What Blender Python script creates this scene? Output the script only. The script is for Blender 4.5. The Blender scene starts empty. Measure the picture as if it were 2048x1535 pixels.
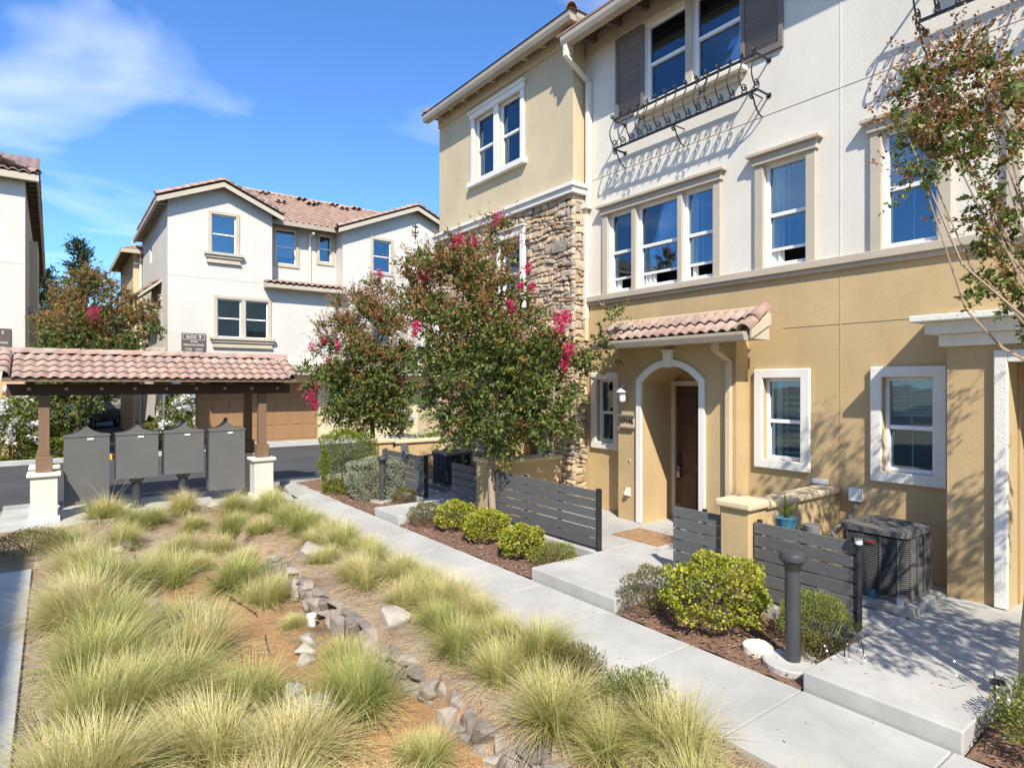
import bpy, bmesh, math, random
import numpy as np
from mathutils import Matrix, Vector
R = random.Random(7)
rad = math.radians
sc = bpy.context.scene
col = sc.collection

# ------------------------------------------------------------------ camera, sky, sun, exposure
cam_d = bpy.data.cameras.new('camera')
cam_d.sensor_width = 36.0
cam_d.lens = 36.0 * 1220 / 2048
cam_d.clip_start = 0.05
cam_d.clip_end = 3000
cam = bpy.data.objects.new('camera', cam_d)
cam.location = (0, 0, 2.4)
cam.rotation_euler = (rad(90), 0, -math.atan(920 / 1220))
col.objects.link(cam)
sc.camera = cam

SUN_EL = rad(44.5)
SUN_H = Vector((-0.5115, -0.859, 0)).normalized()          # towards the sun, on the ground
sun_dir = Vector((SUN_H.x * math.cos(SUN_EL), SUN_H.y * math.cos(SUN_EL), math.sin(SUN_EL)))
sl = bpy.data.lights.new('sun', 'SUN')
sl.energy = 5.0
sl.angle = rad(0.55)
sl.color = (1.0, 0.93, 0.82)
so = bpy.data.objects.new('sun', sl)
so.rotation_euler = (-sun_dir).to_track_quat('-Z', 'Y').to_euler()
so.location = (0, 0, 30)
col.objects.link(so)

world = bpy.data.worlds.new('World')
sc.world = world
world.use_nodes = True
wn, wl = world.node_tree.nodes, world.node_tree.links
wn.clear()
w_out = wn.new('ShaderNodeOutputWorld')
w_bg = wn.new('ShaderNodeBackground')
w_bg.inputs['Strength'].default_value = 0.128
sky = wn.new('ShaderNodeTexSky')
sky.sky_type = 'NISHITA'
sky.sun_disc = False
sky.sun_elevation = SUN_EL
sky.sun_rotation = math.atan2(SUN_H.x, SUN_H.y)
sky.air_density = 1.0
sky.dust_density = 0.4
sky.ozone_density = 2.6
tc = wn.new('ShaderNodeTexCoord')
sep = wn.new('ShaderNodeSeparateXYZ')
wl.new(tc.outputs['Generated'], sep.inputs[0])


def wmath(op, a, b=None, clamp=False):
    n = wn.new('ShaderNodeMath')
    n.operation = op
    n.use_clamp = clamp
    for i, v in enumerate((a, b)):
        if v is None:
            continue
        if isinstance(v, (int, float)):
            n.inputs[i].default_value = v
        else:
            wl.new(v, n.inputs[i])
    return n.outputs[0]


CLOUD = (3.1, 1.7)
zc = wmath('ADD', wmath('MAXIMUM', sep.outputs['Z'], 0.0), 0.16)
cx, cy = wmath('DIVIDE', sep.outputs['X'], zc), wmath('DIVIDE', sep.outputs['Y'], zc)
comb = wn.new('ShaderNodeCombineXYZ')
wl.new(wmath('ADD', wmath('MULTIPLY', cx, 1.0), CLOUD[0]), comb.inputs[0])
wl.new(wmath('ADD', wmath('MULTIPLY', cy, 1.15), CLOUD[1]), comb.inputs[1])
cn = wn.new('ShaderNodeTexNoise')
cn.inputs['Scale'].default_value = 1.15
cn.inputs['Detail'].default_value = 5
cn.inputs['Roughness'].default_value = 0.46
cn.inputs['Distortion'].default_value = 0.7
wl.new(comb.outputs[0], cn.inputs['Vector'])
cr = wn.new('ShaderNodeValToRGB')
cr.color_ramp.elements[0].position = 0.545
cr.color_ramp.elements[0].color = (0, 0, 0, 1)
cr.color_ramp.elements[1].position = 0.82
cr.color_ramp.elements[1].color = (1, 1, 1, 1)
wl.new(cn.outputs['Fac'], cr.inputs[0])
cmix = wn.new('ShaderNodeMixRGB')
cmix.inputs['Color2'].default_value = (7.6, 7.9, 8.4, 1)
tint = wn.new('ShaderNodeMixRGB')
tint.blend_type = 'MULTIPLY'
tint.inputs['Fac'].default_value = 1.0
tint.inputs['Color2'].default_value = (0.64, 0.98, 1.38, 1)
wl.new(sky.outputs[0], tint.inputs['Color1'])
wl.new(tint.outputs[0], cmix.inputs['Color1'])
wl.new(wmath('MULTIPLY', cr.outputs[0], 0.75), cmix.inputs['Fac'])
wl.new(cmix.outputs[0], w_bg.inputs['Color'])
wl.new(w_bg.outputs[0], w_out.inputs['Surface'])

sc.view_settings.view_transform = 'Standard'
sc.view_settings.look = 'None'
sc.view_settings.gamma = 1.0
sc.view_settings.exposure = 0.55
sc.view_settings.use_curve_mapping = False


# ------------------------------------------------------------------ materials
def new_mat(name):
    m = bpy.data.materials.new(name)
    m.use_nodes = True
    nt = m.node_tree
    nt.nodes.clear()
    out = nt.nodes.new('ShaderNodeOutputMaterial')
    return m, nt, out


def ramp(nt, stops):
    r = nt.nodes.new('ShaderNodeValToRGB')
    e = r.color_ramp.elements
    while len(e) > 1:
        e.remove(e[-1])
    e[0].position, e[0].color = stops[0][0], (*stops[0][1], 1)
    for p, c in stops[1:]:
        k = e.new(p)
        k.color = (*c, 1)
    return r


def mul(c, k):
    return tuple(min(1, x * k) for x in c)


def surf(name, c, rough=0.8, var=0.12, scale=2.0, bump=0.0, bscale=80, stain=0.0, spec=0.3, metal=0.0,
         rnd=0.0, stretch=None, fine=0.0, c2=None):
    """painted / mineral surface: slow mottling, fine grain, optional stains, bump, random per object or island"""
    m, nt, out = new_mat(name)
    N, L = nt.nodes, nt.links
    b = N.new('ShaderNodeBsdfPrincipled')
    b.inputs['Roughness'].default_value = rough
    b.inputs['Specular IOR Level'].default_value = spec
    b.inputs['Metallic'].default_value = metal
    L.new(b.outputs[0], out.inputs[0])
    g = N.new('ShaderNodeNewGeometry')
    pos = g.outputs['Position']
    if stretch:
        mp = N.new('ShaderNodeMapping')
        mp.inputs['Scale'].default_value = stretch
        L.new(pos, mp.inputs[0])
        pos = mp.outputs[0]
    n1 = N.new('ShaderNodeTexNoise')
    n1.inputs['Scale'].default_value = scale
    n1.inputs['Detail'].default_value = 6
    n1.inputs['Roughness'].default_value = 0.6
    L.new(pos, n1.inputs['Vector'])
    r = ramp(nt, [(0.3, mul(c, 1 - var)), (0.7, mul(c2 or c, 1 + var))])
    L.new(n1.outputs['Fac'], r.inputs[0])
    cur = r.outputs[0]

    def mulmix(cur, facout, lo, hi):
        mr = N.new('ShaderNodeMapRange')
        mr.inputs['From Min'].default_value, mr.inputs['From Max'].default_value = lo[0], hi[0]
        mr.inputs['To Min'].default_value, mr.inputs['To Max'].default_value = lo[1], hi[1]
        L.new(facout, mr.inputs[0])
        mx = N.new('ShaderNodeMixRGB')
        mx.blend_type = 'MULTIPLY'
        mx.inputs['Fac'].default_value = 1
        L.new(cur, mx.inputs['Color1'])
        L.new(mr.outputs[0], mx.inputs['Color2'])
        return mx.outputs[0]
    if stain:
        n3 = N.new('ShaderNodeTexNoise')
        n3.inputs['Scale'].default_value = 0.7
        n3.inputs['Detail'].default_value = 9
        n3.inputs['Roughness'].default_value = 0.7
        n3.inputs['Distortion'].default_value = 0.6
        L.new(g.outputs['Position'], n3.inputs['Vector'])
        cur = mulmix(cur, n3.outputs['Fac'], (0.35, 1 - stain), (0.6, 1.0))
    if fine:
        n4 = N.new('ShaderNodeTexNoise')
        n4.inputs['Scale'].default_value = bscale * 1.3
        n4.inputs['Detail'].default_value = 2
        L.new(g.outputs['Position'], n4.inputs['Vector'])
        cur = mulmix(cur, n4.outputs['Fac'], (0.3, 1 - fine), (0.7, 1 + fine))
    if rnd:
        oi = N.new('ShaderNodeObjectInfo')
        ad = N.new('ShaderNodeMath')
        ad.operation = 'ADD'
        L.new(oi.outputs['Random'], ad.inputs[0])
        L.new(g.outputs['Random Per Island'], ad.inputs[1])
        fr = N.new('ShaderNodeMath')
        fr.operation = 'FRACT'
        L.new(ad.outputs[0], fr.inputs[0])
        cur = mulmix(cur, fr.outputs[0], (0, 1 - rnd), (1, 1 + rnd))
    L.new(cur, b.inputs['Base Color'])
    if bump:
        n2 = N.new('ShaderNodeTexNoise')
        n2.inputs['Scale'].default_value = bscale
        n2.inputs['Detail'].default_value = 4
        L.new(g.outputs['Position'] if 'stucco' in name else pos, n2.inputs['Vector'])
        bp = N.new('ShaderNodeBump')
        bp.inputs['Strength'].default_value = bump
        bp.inputs['Distance'].default_value = 0.01
        L.new(n2.outputs['Fac'], bp.inputs['Height'])
        L.new(bp.outputs[0], b.inputs['Normal'])
    return m


def multi(name, stops, rough=0.8, bump=0.3, bscale=30, nscale=9):
    """every island / object takes one colour of a ramp, with grain"""
    m, nt, out = new_mat(name)
    N, L = nt.nodes, nt.links
    b = N.new('ShaderNodeBsdfPrincipled')
    b.inputs['Roughness'].default_value = rough
    b.inputs['Specular IOR Level'].default_value = 0.25
    L.new(b.outputs[0], out.inputs[0])
    g = N.new('ShaderNodeNewGeometry')
    oi = N.new('ShaderNodeObjectInfo')
    ad = N.new('ShaderNodeMath'); ad.operation = 'ADD'
    L.new(oi.outputs['Random'], ad.inputs[0]); L.new(g.outputs['Random Per Island'], ad.inputs[1])
    fr = N.new('ShaderNodeMath'); fr.operation = 'FRACT'
    L.new(ad.outputs[0], fr.inputs[0])
    r = ramp(nt, stops)
    L.new(fr.outputs[0], r.inputs[0])
    n = N.new('ShaderNodeTexNoise')
    n.inputs['Scale'].default_value = nscale
    n.inputs['Detail'].default_value = 8
    n.inputs['Roughness'].default_value = 0.65
    L.new(g.outputs['Position'], n.inputs['Vector'])
    mr = N.new('ShaderNodeMapRange')
    mr.inputs['From Min'].default_value, mr.inputs['From Max'].default_value = 0.3, 0.7
    mr.inputs['To Min'].default_value, mr.inputs['To Max'].default_value = 0.68, 1.22
    L.new(n.outputs['Fac'], mr.inputs[0])
    mx = N.new('ShaderNodeMixRGB'); mx.blend_type = 'MULTIPLY'; mx.inputs['Fac'].default_value = 1
    L.new(r.outputs[0], mx.inputs['Color1']); L.new(mr.outputs[0], mx.inputs['Color2'])
    L.new(mx.outputs[0], b.inputs['Base Color'])
    n2 = N.new('ShaderNodeTexNoise')
    n2.inputs['Scale'].default_value = bscale
    n2.inputs['Detail'].default_value = 6
    L.new(g.outputs['Position'], n2.inputs['Vector'])
    bp = N.new('ShaderNodeBump')
    bp.inputs['Strength'].default_value = bump
    bp.inputs['Distance'].default_value = 0.02
    L.new(n2.outputs['Fac'], bp.inputs['Height'])
    L.new(bp.outputs[0], b.inputs['Normal'])
    return m


def leaf_mat(name, stops, trans=0.35, rough=0.5, attr=None):
    """thin leaf: colour per leaf; light passes through. attr: colour runs along the blade instead"""
    m, nt, out = new_mat(name)
    N, L = nt.nodes, nt.links
    g = N.new('ShaderNodeNewGeometry')
    r = ramp(nt, stops)
    if attr:
        a = N.new('ShaderNodeAttribute')
        a.attribute_name = attr
        oi = N.new('ShaderNodeObjectInfo')
        m1 = N.new('ShaderNodeMath'); m1.operation = 'MULTIPLY_ADD'
        L.new(g.outputs['Random Per Island'], m1.inputs[0])
        m1.inputs[1].default_value = 0.40
        L.new(a.outputs['Fac'], m1.inputs[2])
        m2 = N.new('ShaderNodeMath'); m2.operation = 'MULTIPLY_ADD'
        L.new(oi.outputs['Random'], m2.inputs[0])
        m2.inputs[1].default_value = 0.28
        L.new(m1.outputs[0], m2.inputs[2])
        L.new(m2.outputs[0], r.inputs[0])
    else:
        L.new(g.outputs['Random Per Island'], r.inputs[0])
    d = N.new('ShaderNodeBsdfPrincipled')
    d.inputs['Roughness'].default_value = rough
    d.inputs['Specular IOR Level'].default_value = 0.3
    t = N.new('ShaderNodeBsdfTranslucent')
    L.new(r.outputs[0], d.inputs['Base Color'])
    L.new(r.outputs[0], t.inputs['Color'])
    mx = N.new('ShaderNodeMixShader')
    mx.inputs[0].default_value = trans
    L.new(d.outputs[0], mx.inputs[1])
    L.new(t.outputs[0], mx.inputs[2])
    L.new(mx.outputs[0], out.inputs[0])
    return m


def glass_mat(name, base=0.11, tintc=(0.86, 0.92, 0.90)):
    m, nt, out = new_mat(name)
    N, L = nt.nodes, nt.links
    t = N.new('ShaderNodeBsdfTransparent')
    t.inputs[0].default_value = (*tintc, 1)
    gl = N.new('ShaderNodeBsdfGlossy')
    gl.inputs['Roughness'].default_value = 0.015
    gl.inputs['Color'].default_value = (0.58, 0.78, 0.95, 1)
    nz = N.new('ShaderNodeTexNoise')
    nz.inputs['Scale'].default_value = 1.3
    g = N.new('ShaderNodeNewGeometry')
    L.new(g.outputs['Position'], nz.inputs['Vector'])
    bp = N.new('ShaderNodeBump')
    bp.inputs['Strength'].default_value = 0.05
    bp.inputs['Distance'].default_value = 0.05
    L.new(nz.outputs['Fac'], bp.inputs['Height'])
    L.new(bp.outputs[0], gl.inputs['Normal'])
    f = N.new('ShaderNodeFresnel')
    f.inputs['IOR'].default_value = 1.5
    a = N.new('ShaderNodeMath'); a.operation = 'ADD'; a.use_clamp = True
    L.new(f.outputs[0], a.inputs[0])
    a.inputs[1].default_value = base
    mx = N.new('ShaderNodeMixShader')
    L.new(a.outputs[0], mx.inputs[0])
    L.new(t.outputs[0], mx.inputs[1])
    L.new(gl.outputs[0], mx.inputs[2])
    L.new(mx.outputs[0], out.inputs[0])
    return m


M = {}
M['white_stucco'] = surf('white_stucco', (0.71, 0.665, 0.565), 0.9, 0.055, 1.3, 0.35, 95, stain=0.07, fine=0.07, stretch=(1, 1, .4))
M['tan_stucco'] = surf('tan_stucco', (0.54, 0.395, 0.205), 0.9, 0.085, 1.4, 0.38, 90, stain=0.12, fine=0.08, stretch=(1, 1, .4))
M['pale_tan_stucco'] = surf('pale_tan_stucco', (0.59, 0.485, 0.31), 0.9, 0.07, 1.4, 0.5, 60, stain=0.09, fine=0.07, stretch=(1, 1, .4))
M['bone_stucco'] = surf('bone_stucco', (0.60, 0.57, 0.495), 0.9, 0.05, 1.2, 0.4, 40, stain=0.07, stretch=(1, 1, .4))
M['taupe_trim'] = surf('taupe_trim', (0.50, 0.435, 0.33), 0.85, 0.05, 2, 0.3, 70, stain=0.08)
M['cream_trim'] = surf('cream_trim', (0.76, 0.70, 0.56), 0.8, 0.04, 2, 0.3, 80, stain=0.06)
M['white_trim'] = surf('white_trim', (0.78, 0.755, 0.68), 0.8, 0.04, 2, 0.5, 60, stain=0.05)
M['gutter'] = surf('gutter', (0.42, 0.36, 0.27), 0.55, 0.06, 3, stain=0.12, spec=0.4)
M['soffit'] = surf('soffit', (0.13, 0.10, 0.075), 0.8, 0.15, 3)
M['vinyl'] = surf('vinyl', (0.82, 0.82, 0.83), 0.35, 0.02, 2, spec=0.5)
M['muntin'] = surf('muntin', (0.55, 0.60, 0.54), 0.5, 0.03, 2)
M['shutter'] = surf('shutter', (0.165, 0.148, 0.132), 0.6, 0.06, 4, rnd=0.06)
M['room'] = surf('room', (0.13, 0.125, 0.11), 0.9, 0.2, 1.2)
M['curtain'] = surf('curtain', (0.74, 0.76, 0.68), 0.9, 0.08, 4)
M['blind'] = surf('blind', (0.66, 0.68, 0.58), 0.6, 0.05, 4)
M['glass'] = glass_mat('glass')
M['stone'] = multi('stone', [(0, (0.38, 0.27, 0.165)), (0.2, (0.52, 0.39, 0.245)), (0.4, (0.44, 0.36, 0.265)),
                             (0.55, (0.60, 0.46, 0.305)), (0.72, (0.34, 0.29, 0.235)), (0.86, (0.55, 0.45, 0.33)),
                             (1, (0.62, 0.49, 0.335))], 0.85, 0.8, 22, 8)
M['mortar'] = surf('mortar', (0.17, 0.14, 0.105), 0.95, 0.2, 10, 0.5, 60)
M['tile'] = multi('tile', [(0, (0.35, 0.225, 0.175)), (0.25, (0.39, 0.275, 0.22)), (0.5, (0.335, 0.24, 0.195)),
                           (0.7, (0.43, 0.315, 0.25)), (0.88, (0.41, 0.25, 0.185)), (1, (0.34, 0.275, 0.225))], 0.8, 0.3, 60, 7)
M['tile_far'] = multi('tile_far', [(0, (0.28, 0.17, 0.125)), (0.5, (0.33, 0.215, 0.16)), (1, (0.28, 0.205, 0.155))], 0.85, 0.3, 40, 3)
M['brown_wood'] = surf('brown_wood', (0.20, 0.125, 0.075), 0.7, 0.12, 3, 0.3, 40, stretch=(1, 1, 0.15), stain=0.1)
M['dark_wood'] = surf('dark_wood', (0.075, 0.045, 0.028), 0.75, 0.15, 3, 0.3, 40)
M['light_end'] = surf('light_end', (0.50, 0.40, 0.26), 0.8, 0.1, 5)
M['garage_brown'] = surf('garage_brown', (0.27, 0.155, 0.075), 0.6, 0.05, 2, 0.1, 60)
M['garage_tan'] = surf('garage_tan', (0.42, 0.33, 0.20), 0.6, 0.05, 2)
M['door'] = surf('door', (0.085, 0.042, 0.022), 0.45, 0.12, 3, 0.15, 60, stretch=(6, 6, 0.6))
M['concrete'] = surf('concrete', (0.455, 0.445, 0.41), 0.88, 0.09, 1.9, 0.3, 120, stain=0.2, fine=0.07, rnd=0.035)
M['concrete_dark'] = surf('concrete_dark', (0.36, 0.355, 0.33), 0.9, 0.12, 2.2, 0.3, 90, stain=0.25, fine=0.06)
M['asphalt'] = surf('asphalt', (0.072, 0.070, 0.070), 0.9, 0.15, 0.5, 0.5, 160, stain=0.2, fine=0.15)
M['earth'] = surf('earth', (0.24, 0.18, 0.11), 0.95, 0.25, 0.4, 0.5, 30)
M['mulch'] = surf('mulch', (0.19, 0.112, 0.075), 0.95, 0.45, 30, 1.0, 90, fine=0.3)
M['chips'] = multi('chips', [(0, (0.12, 0.06, 0.045)), (0.5, (0.25, 0.14, 0.095)), (0.85, (0.34, 0.22, 0.15)), (1, (0.46, 0.36, 0.26))], 0.95, 0.2, 40)
M['slat'] = surf('slat', (0.118, 0.118, 0.116), 0.75, 0.14, 6, 0.25, 50, stretch=(9, 1.2, 9), rnd=0.12, fine=0.08)
M['black_metal'] = surf('black_metal', (0.022, 0.022, 0.024), 0.45, 0.1, 4, spec=0.5)
M['bollard'] = surf('bollard', (0.050, 0.052, 0.056), 0.5, 0.1, 5, 0.05, 90, spec=0.45)
M['cbu'] = surf('cbu', (0.125, 0.122, 0.117), 0.5, 0.06, 3, 0.06, 200, spec=0.4, stain=0.06)
M['cap_tan'] = surf('cap_tan', (0.66, 0.52, 0.33), 0.85, 0.06, 2, 0.35, 60, stain=0.12)
M['ac'] = surf('ac', (0.115, 0.112, 0.105), 0.5, 0.08, 3, spec=0.45)
M['ac_dark'] = surf('ac_dark', (0.018, 0.018, 0.02), 0.7, 0.1, 3)
M['screw'] = surf('screw', (0.50, 0.46, 0.36), 0.4, 0.1, 5, metal=0.6)
M['lamp_white'] = surf('lamp_white', (0.55, 0.53, 0.49), 0.5, 0.06, 8)
M['frost'] = surf('frost', (0.75, 0.78, 0.85), 0.4, 0.03, 8)
M['white_plastic'] = surf('white_plastic', (0.72, 0.73, 0.72), 0.45, 0.03, 8)
M['grey_plastic'] = surf('grey_plastic', (0.20, 0.20, 0.20), 0.5, 0.1, 8)
M['blue'] = surf('blue', (0.06, 0.19, 0.27), 0.4, 0.6, 40)
M['coir'] = surf('coir', (0.34, 0.205, 0.11), 0.98, 0.25, 12, 0.5, 200, fine=0.2)
M['red'] = surf('red', (0.5, 0.02, 0.03), 0.5, 0.05, 8)
M['sign_brown'] = surf('sign_brown', (0.115, 0.088, 0.068), 0.6, 0.05, 4)
M['yellow'] = surf('yellow', (0.70, 0.40, 0.04), 0.8, 0.1, 6)
M['bark'] = surf('bark', (0.37, 0.285, 0.20), 0.9, 0.2, 6, 0.35, 30, stretch=(3, 3, 0.8))
M['bark_dark'] = surf('bark_dark', (0.14, 0.10, 0.075), 0.95, 0.25, 6, 0.5, 30)
M['rock'] = multi('rock', [(0, (0.18, 0.155, 0.13)), (0.4, (0.25, 0.215, 0.18)), (0.75, (0.31, 0.265, 0.215)), (1, (0.38, 0.335, 0.275))], 0.9, 0.9, 16, 6)
M['pale_rock'] = multi('pale_rock', [(0, (0.33, 0.30, 0.255)), (1, (0.46, 0.42, 0.35))], 0.9, 0.6, 16, 6)
M['grass'] = leaf_mat('grass', [(0.0, (0.36, 0.26, 0.09)), (0.13, (0.23, 0.285, 0.06)), (0.44, (0.38, 0.43, 0.12)),
                                (0.68, (0.60, 0.56, 0.22)), (0.93, (0.82, 0.70, 0.41))], 0.42, 0.5, attr='along')
M['straw'] = leaf_mat('straw', [(0, (0.30, 0.20, 0.10)), (0.5, (0.45, 0.34, 0.19)), (1, (0.56, 0.46, 0.28))], 0.2, 0.8)
M['leaf_green'] = leaf_mat('leaf_green', [(0, (0.075, 0.12, 0.036)), (0.5, (0.15, 0.205, 0.054)), (0.85, (0.25, 0.28, 0.072)), (1, (0.33, 0.25, 0.07))], 0.36, 0.42)
M['leaf_rust'] = leaf_mat('leaf_rust', [(0, (0.30, 0.105, 0.04)), (0.4, (0.38, 0.19, 0.062)), (0.75, (0.29, 0.235, 0.07)), (1, (0.45, 0.23, 0.11))], 0.38, 0.5)
M['panicle'] = leaf_mat('panicle', [(0, (0.28, 0.11, 0.05)), (0.6, (0.38, 0.19, 0.09)), (1, (0.47, 0.29, 0.16))], 0.2, 0.7)
M['pink'] = leaf_mat('pink', [(0, (0.50, 0.012, 0.09)), (0.6, (0.68, 0.03, 0.16)), (1, (0.78, 0.12, 0.27))], 0.3, 0.6)
M['yellow_leaf'] = leaf_mat('yellow_leaf', [(0, (0.14, 0.19, 0.025)), (0.45, (0.32, 0.36, 0.04)), (0.8, (0.47, 0.46, 0.06)), (1, (0.54, 0.42, 0.10))], 0.3, 0.4)
M['hedge_leaf'] = leaf_mat('hedge_leaf', [(0, (0.09, 0.14, 0.012)), (0.6, (0.18, 0.23, 0.02)), (1, (0.27, 0.29, 0.035))], 0.3, 0.5)
M['grey_leaf'] = leaf_mat('grey_leaf', [(0, (0.20, 0.24, 0.16)), (0.6, (0.32, 0.36, 0.25)), (1, (0.42, 0.44, 0.30))], 0.25, 0.7)
M['wild_leaf'] = leaf_mat('wild_leaf', [(0, (0.10, 0.075, 0.025)), (0.4, (0.14, 0.155, 0.035)), (0.75, (0.20, 0.20, 0.055)), (1, (0.26, 0.14, 0.07))], 0.3, 0.6)
M['fresh_leaf'] = leaf_mat('fresh_leaf', [(0, (0.12, 0.14, 0.03)), (0.5, (0.21, 0.24, 0.05)), (1, (0.32, 0.33, 0.09))], 0.3, 0.6)
M['white_petal'] = leaf_mat('white_petal', [(0, (0.78, 0.74, 0.70)), (1, (0.85, 0.82, 0.78))], 0.3, 0.6)
M['conifer'] = leaf_mat('conifer', [(0, (0.030, 0.055, 0.028)), (0.6, (0.055, 0.09, 0.042)), (1, (0.09, 0.125, 0.06))], 0.2, 0.6)
M['car_paint'] = surf('car_paint', (0.10, 0.13, 0.17), 0.25, 0.03, 2, spec=0.6, metal=0.4)
M['rubber'] = surf('rubber', (0.02, 0.02, 0.02), 0.8, 0.1, 5)
M['chrome'] = surf('chrome', (0.5, 0.5, 0.52), 0.25, 0.03, 5, metal=0.9)
M['letter'] = surf('letter', (0.80, 0.79, 0.76), 0.6, 0.02, 5)
M['steel'] = surf('steel', (0.30, 0.31, 0.33), 0.45, 0.06, 5, metal=0.7)


# ------------------------------------------------------------------ builders
WM = {}                                                    # world matrix of every parent we make


def wm(o):
    return WM.get(o.name, Matrix.Identity(4)) if o else Matrix.Identity(4)


def tag(o, label, cat, group=None):
    o['label'], o['category'] = label, cat
    if group:
        o['group'] = group
    return o


def thing(name, label, cat, loc=(0, 0, 0), rz=0.0, group=None):
    o = bpy.data.objects.new(name, None)
    o.empty_display_size = 0.1
    o.location = loc
    o.rotation_euler = (0, 0, rz)
    col.objects.link(o)
    WM[o.name] = Matrix.Translation(loc) @ Matrix.Rotation(rz, 4, 'Z')
    return tag(o, label, cat, group)


def place(name, me, parent, world_m):
    o = bpy.data.objects.new(name, me)
    o.matrix_basis = wm(parent).inverted() @ world_m
    o.parent = parent
    col.objects.link(o)
    WM[o.name] = world_m
    return o


class MB:
    """collects shapes in a local frame T (x right along the facade, y inward, z up) into one mesh"""

    def __init__(s, T=None):
        s.v, s.f, s.T = [], [], T or Matrix.Identity(4)

    def add(s, vs, fs):
        k = len(s.v)
        s.v += [tuple(s.T @ Vector(v)) for v in vs]
        s.f += [tuple(i + k for i in f) for f in fs]
        return s

    def box(s, x0, x1, y0, y1, z0, z1):
        x0, x1 = min(x0, x1), max(x0, x1)
        y0, y1 = min(y0, y1), max(y0, y1)
        z0, z1 = min(z0, z1), max(z0, z1)
        return s.add([(x0, y0, z0), (x1, y0, z0), (x1, y1, z0), (x0, y1, z0), (x0, y0, z1), (x1, y0, z1), (x1, y1, z1), (x0, y1, z1)],
                     [(0, 3, 2, 1), (4, 5, 6, 7), (0, 1, 5, 4), (1, 2, 6, 5), (2, 3, 7, 6), (3, 0, 4, 7)])

    def quad(s, *p):
        return s.add(p, [tuple(range(len(p)))])

    def ext(s, poly, a, b, plane='xz'):
        """polygon extruded: plane xz along y, plane yz along x, plane xy along z"""
        n = len(poly)
        mk = {'xz': lambda p, d: (p[0], d, p[1]), 'yz': lambda p, d: (d, p[0], p[1]), 'xy': lambda p, d: (p[0], p[1], d)}[plane]
        vs = [mk(p, a) for p in poly] + [mk(p, b) for p in poly]
        fs = [tuple(range(n))[::-1], tuple(range(n, 2 * n))] + [(i, (i + 1) % n, n + (i + 1) % n, n + i) for i in range(n)]
        return s.add(vs, fs)

    def tube(s, pts, r, n=6, r1=None, cap=True):
        pts = [Vector(p) for p in pts]
        vs, fs = [], []
        m = len(pts)
        up = None
        for i, p in enumerate(pts):
            d = (pts[min(i + 1, m - 1)] - pts[max(i - 1, 0)])
            d = d.normalized() if d.length > 1e-9 else Vector((0, 0, 1))
            if up is None:
                up = Vector((0, 0, 1)) if abs(d.z) < 0.9 else Vector((1, 0, 0))
            a = d.cross(up)
            a = a.normalized() if a.length > 1e-6 else d.orthogonal().normalized()
            b = a.cross(d).normalized()
            up = b
            rr = r if r1 is None else r + (r1 - r) * i / max(1, m - 1)
            for k in range(n):
                t = 2 * math.pi * k / n
                vs.append(p + a * (rr * math.cos(t)) + b * (rr * math.sin(t)))
        for i in range(m - 1):
            for k in range(n):
                fs.append((i * n + k, i * n + (k + 1) % n, (i + 1) * n + (k + 1) % n, (i + 1) * n + k))
        if cap:
            fs += [tuple(range(n))[::-1], tuple(range((m - 1) * n, m * n))]
        return s.add(vs, fs)

    def lathe(s, prof, c=(0, 0, 0), n=16, sx=1.0, sy=1.0):
        vs, fs = [], []
        for r, z in prof:
            for k in range(n):
                t = 2 * math.pi * (k + 0.5) / n
                vs.append((c[0] + r * math.cos(t) * sx, c[1] + r * math.sin(t) * sy, c[2] + z))
        m = len(prof)
        for i in range(m - 1):
            for k in range(n):
                fs.append((i * n + k, i * n + (k + 1) % n, (i + 1) * n + (k + 1) % n, (i + 1) * n + k))
        fs += [tuple(range(n))[::-1], tuple(range((m - 1) * n, m * n))]
        return s.add(vs, fs)

    def build(s, name, mat, parent=None, bevel=0.0, smooth=False, kind=None, label=None):
        W = wm(parent).inverted()
        me = bpy.data.meshes.new(name)
        me.from_pydata([tuple(W @ Vector(v)) for v in s.v], [], s.f)
        me.materials.append(M[mat] if isinstance(mat, str) else mat)
        if smooth:
            me.polygons.foreach_set('use_smooth', [True] * len(me.polygons))
        me.update()
        o = bpy.data.objects.new(name, me)
        o.parent = parent
        col.objects.link(o)
        WM[o.name] = wm(parent)
        if bevel:
            b = o.modifiers.new('bevel', 'BEVEL')
            b.width, b.segments, b.limit_method, b.angle_limit = bevel, 2, 'ANGLE', rad(40)
            b.harden_normals = False
        if smooth:
            e = o.modifiers.new('split', 'EDGE_SPLIT')
            e.split_angle = rad(38)
        if kind:
            o['kind'] = kind
        if label:
            o['label'] = label
        return o


def np_mesh(name, V, F, mat, attr=None, smooth=False):
    """V (n,3), F (m,k): fast mesh from arrays"""
    V = np.asarray(V, dtype=np.float32)
    F = np.asarray(F, dtype=np.int32)
    me = bpy.data.meshes.new(name)
    me.vertices.add(len(V))
    me.vertices.foreach_set('co', V.ravel())
    me.loops.add(F.size)
    me.loops.foreach_set('vertex_index', F.ravel())
    me.polygons.add(len(F))
    me.polygons.foreach_set('loop_start', np.arange(0, F.size, F.shape[1], dtype=np.int32))
    me.polygons.foreach_set('loop_total', np.full(len(F), F.shape[1], dtype=np.int32))
    if attr is not None:
        a = me.attributes.new(attr[0], 'FLOAT', 'POINT')
        a.data.foreach_set('value', np.asarray(attr[1], dtype=np.float32))
    me.materials.append(M[mat])
    if smooth:
        me.polygons.foreach_set('use_smooth', np.ones(len(F), dtype=bool))
    me.update(calc_edges=True)
    me.validate()
    return me


def unit(a):
    return a / np.maximum(np.linalg.norm(a, axis=1, keepdims=True), 1e-9)


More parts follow.
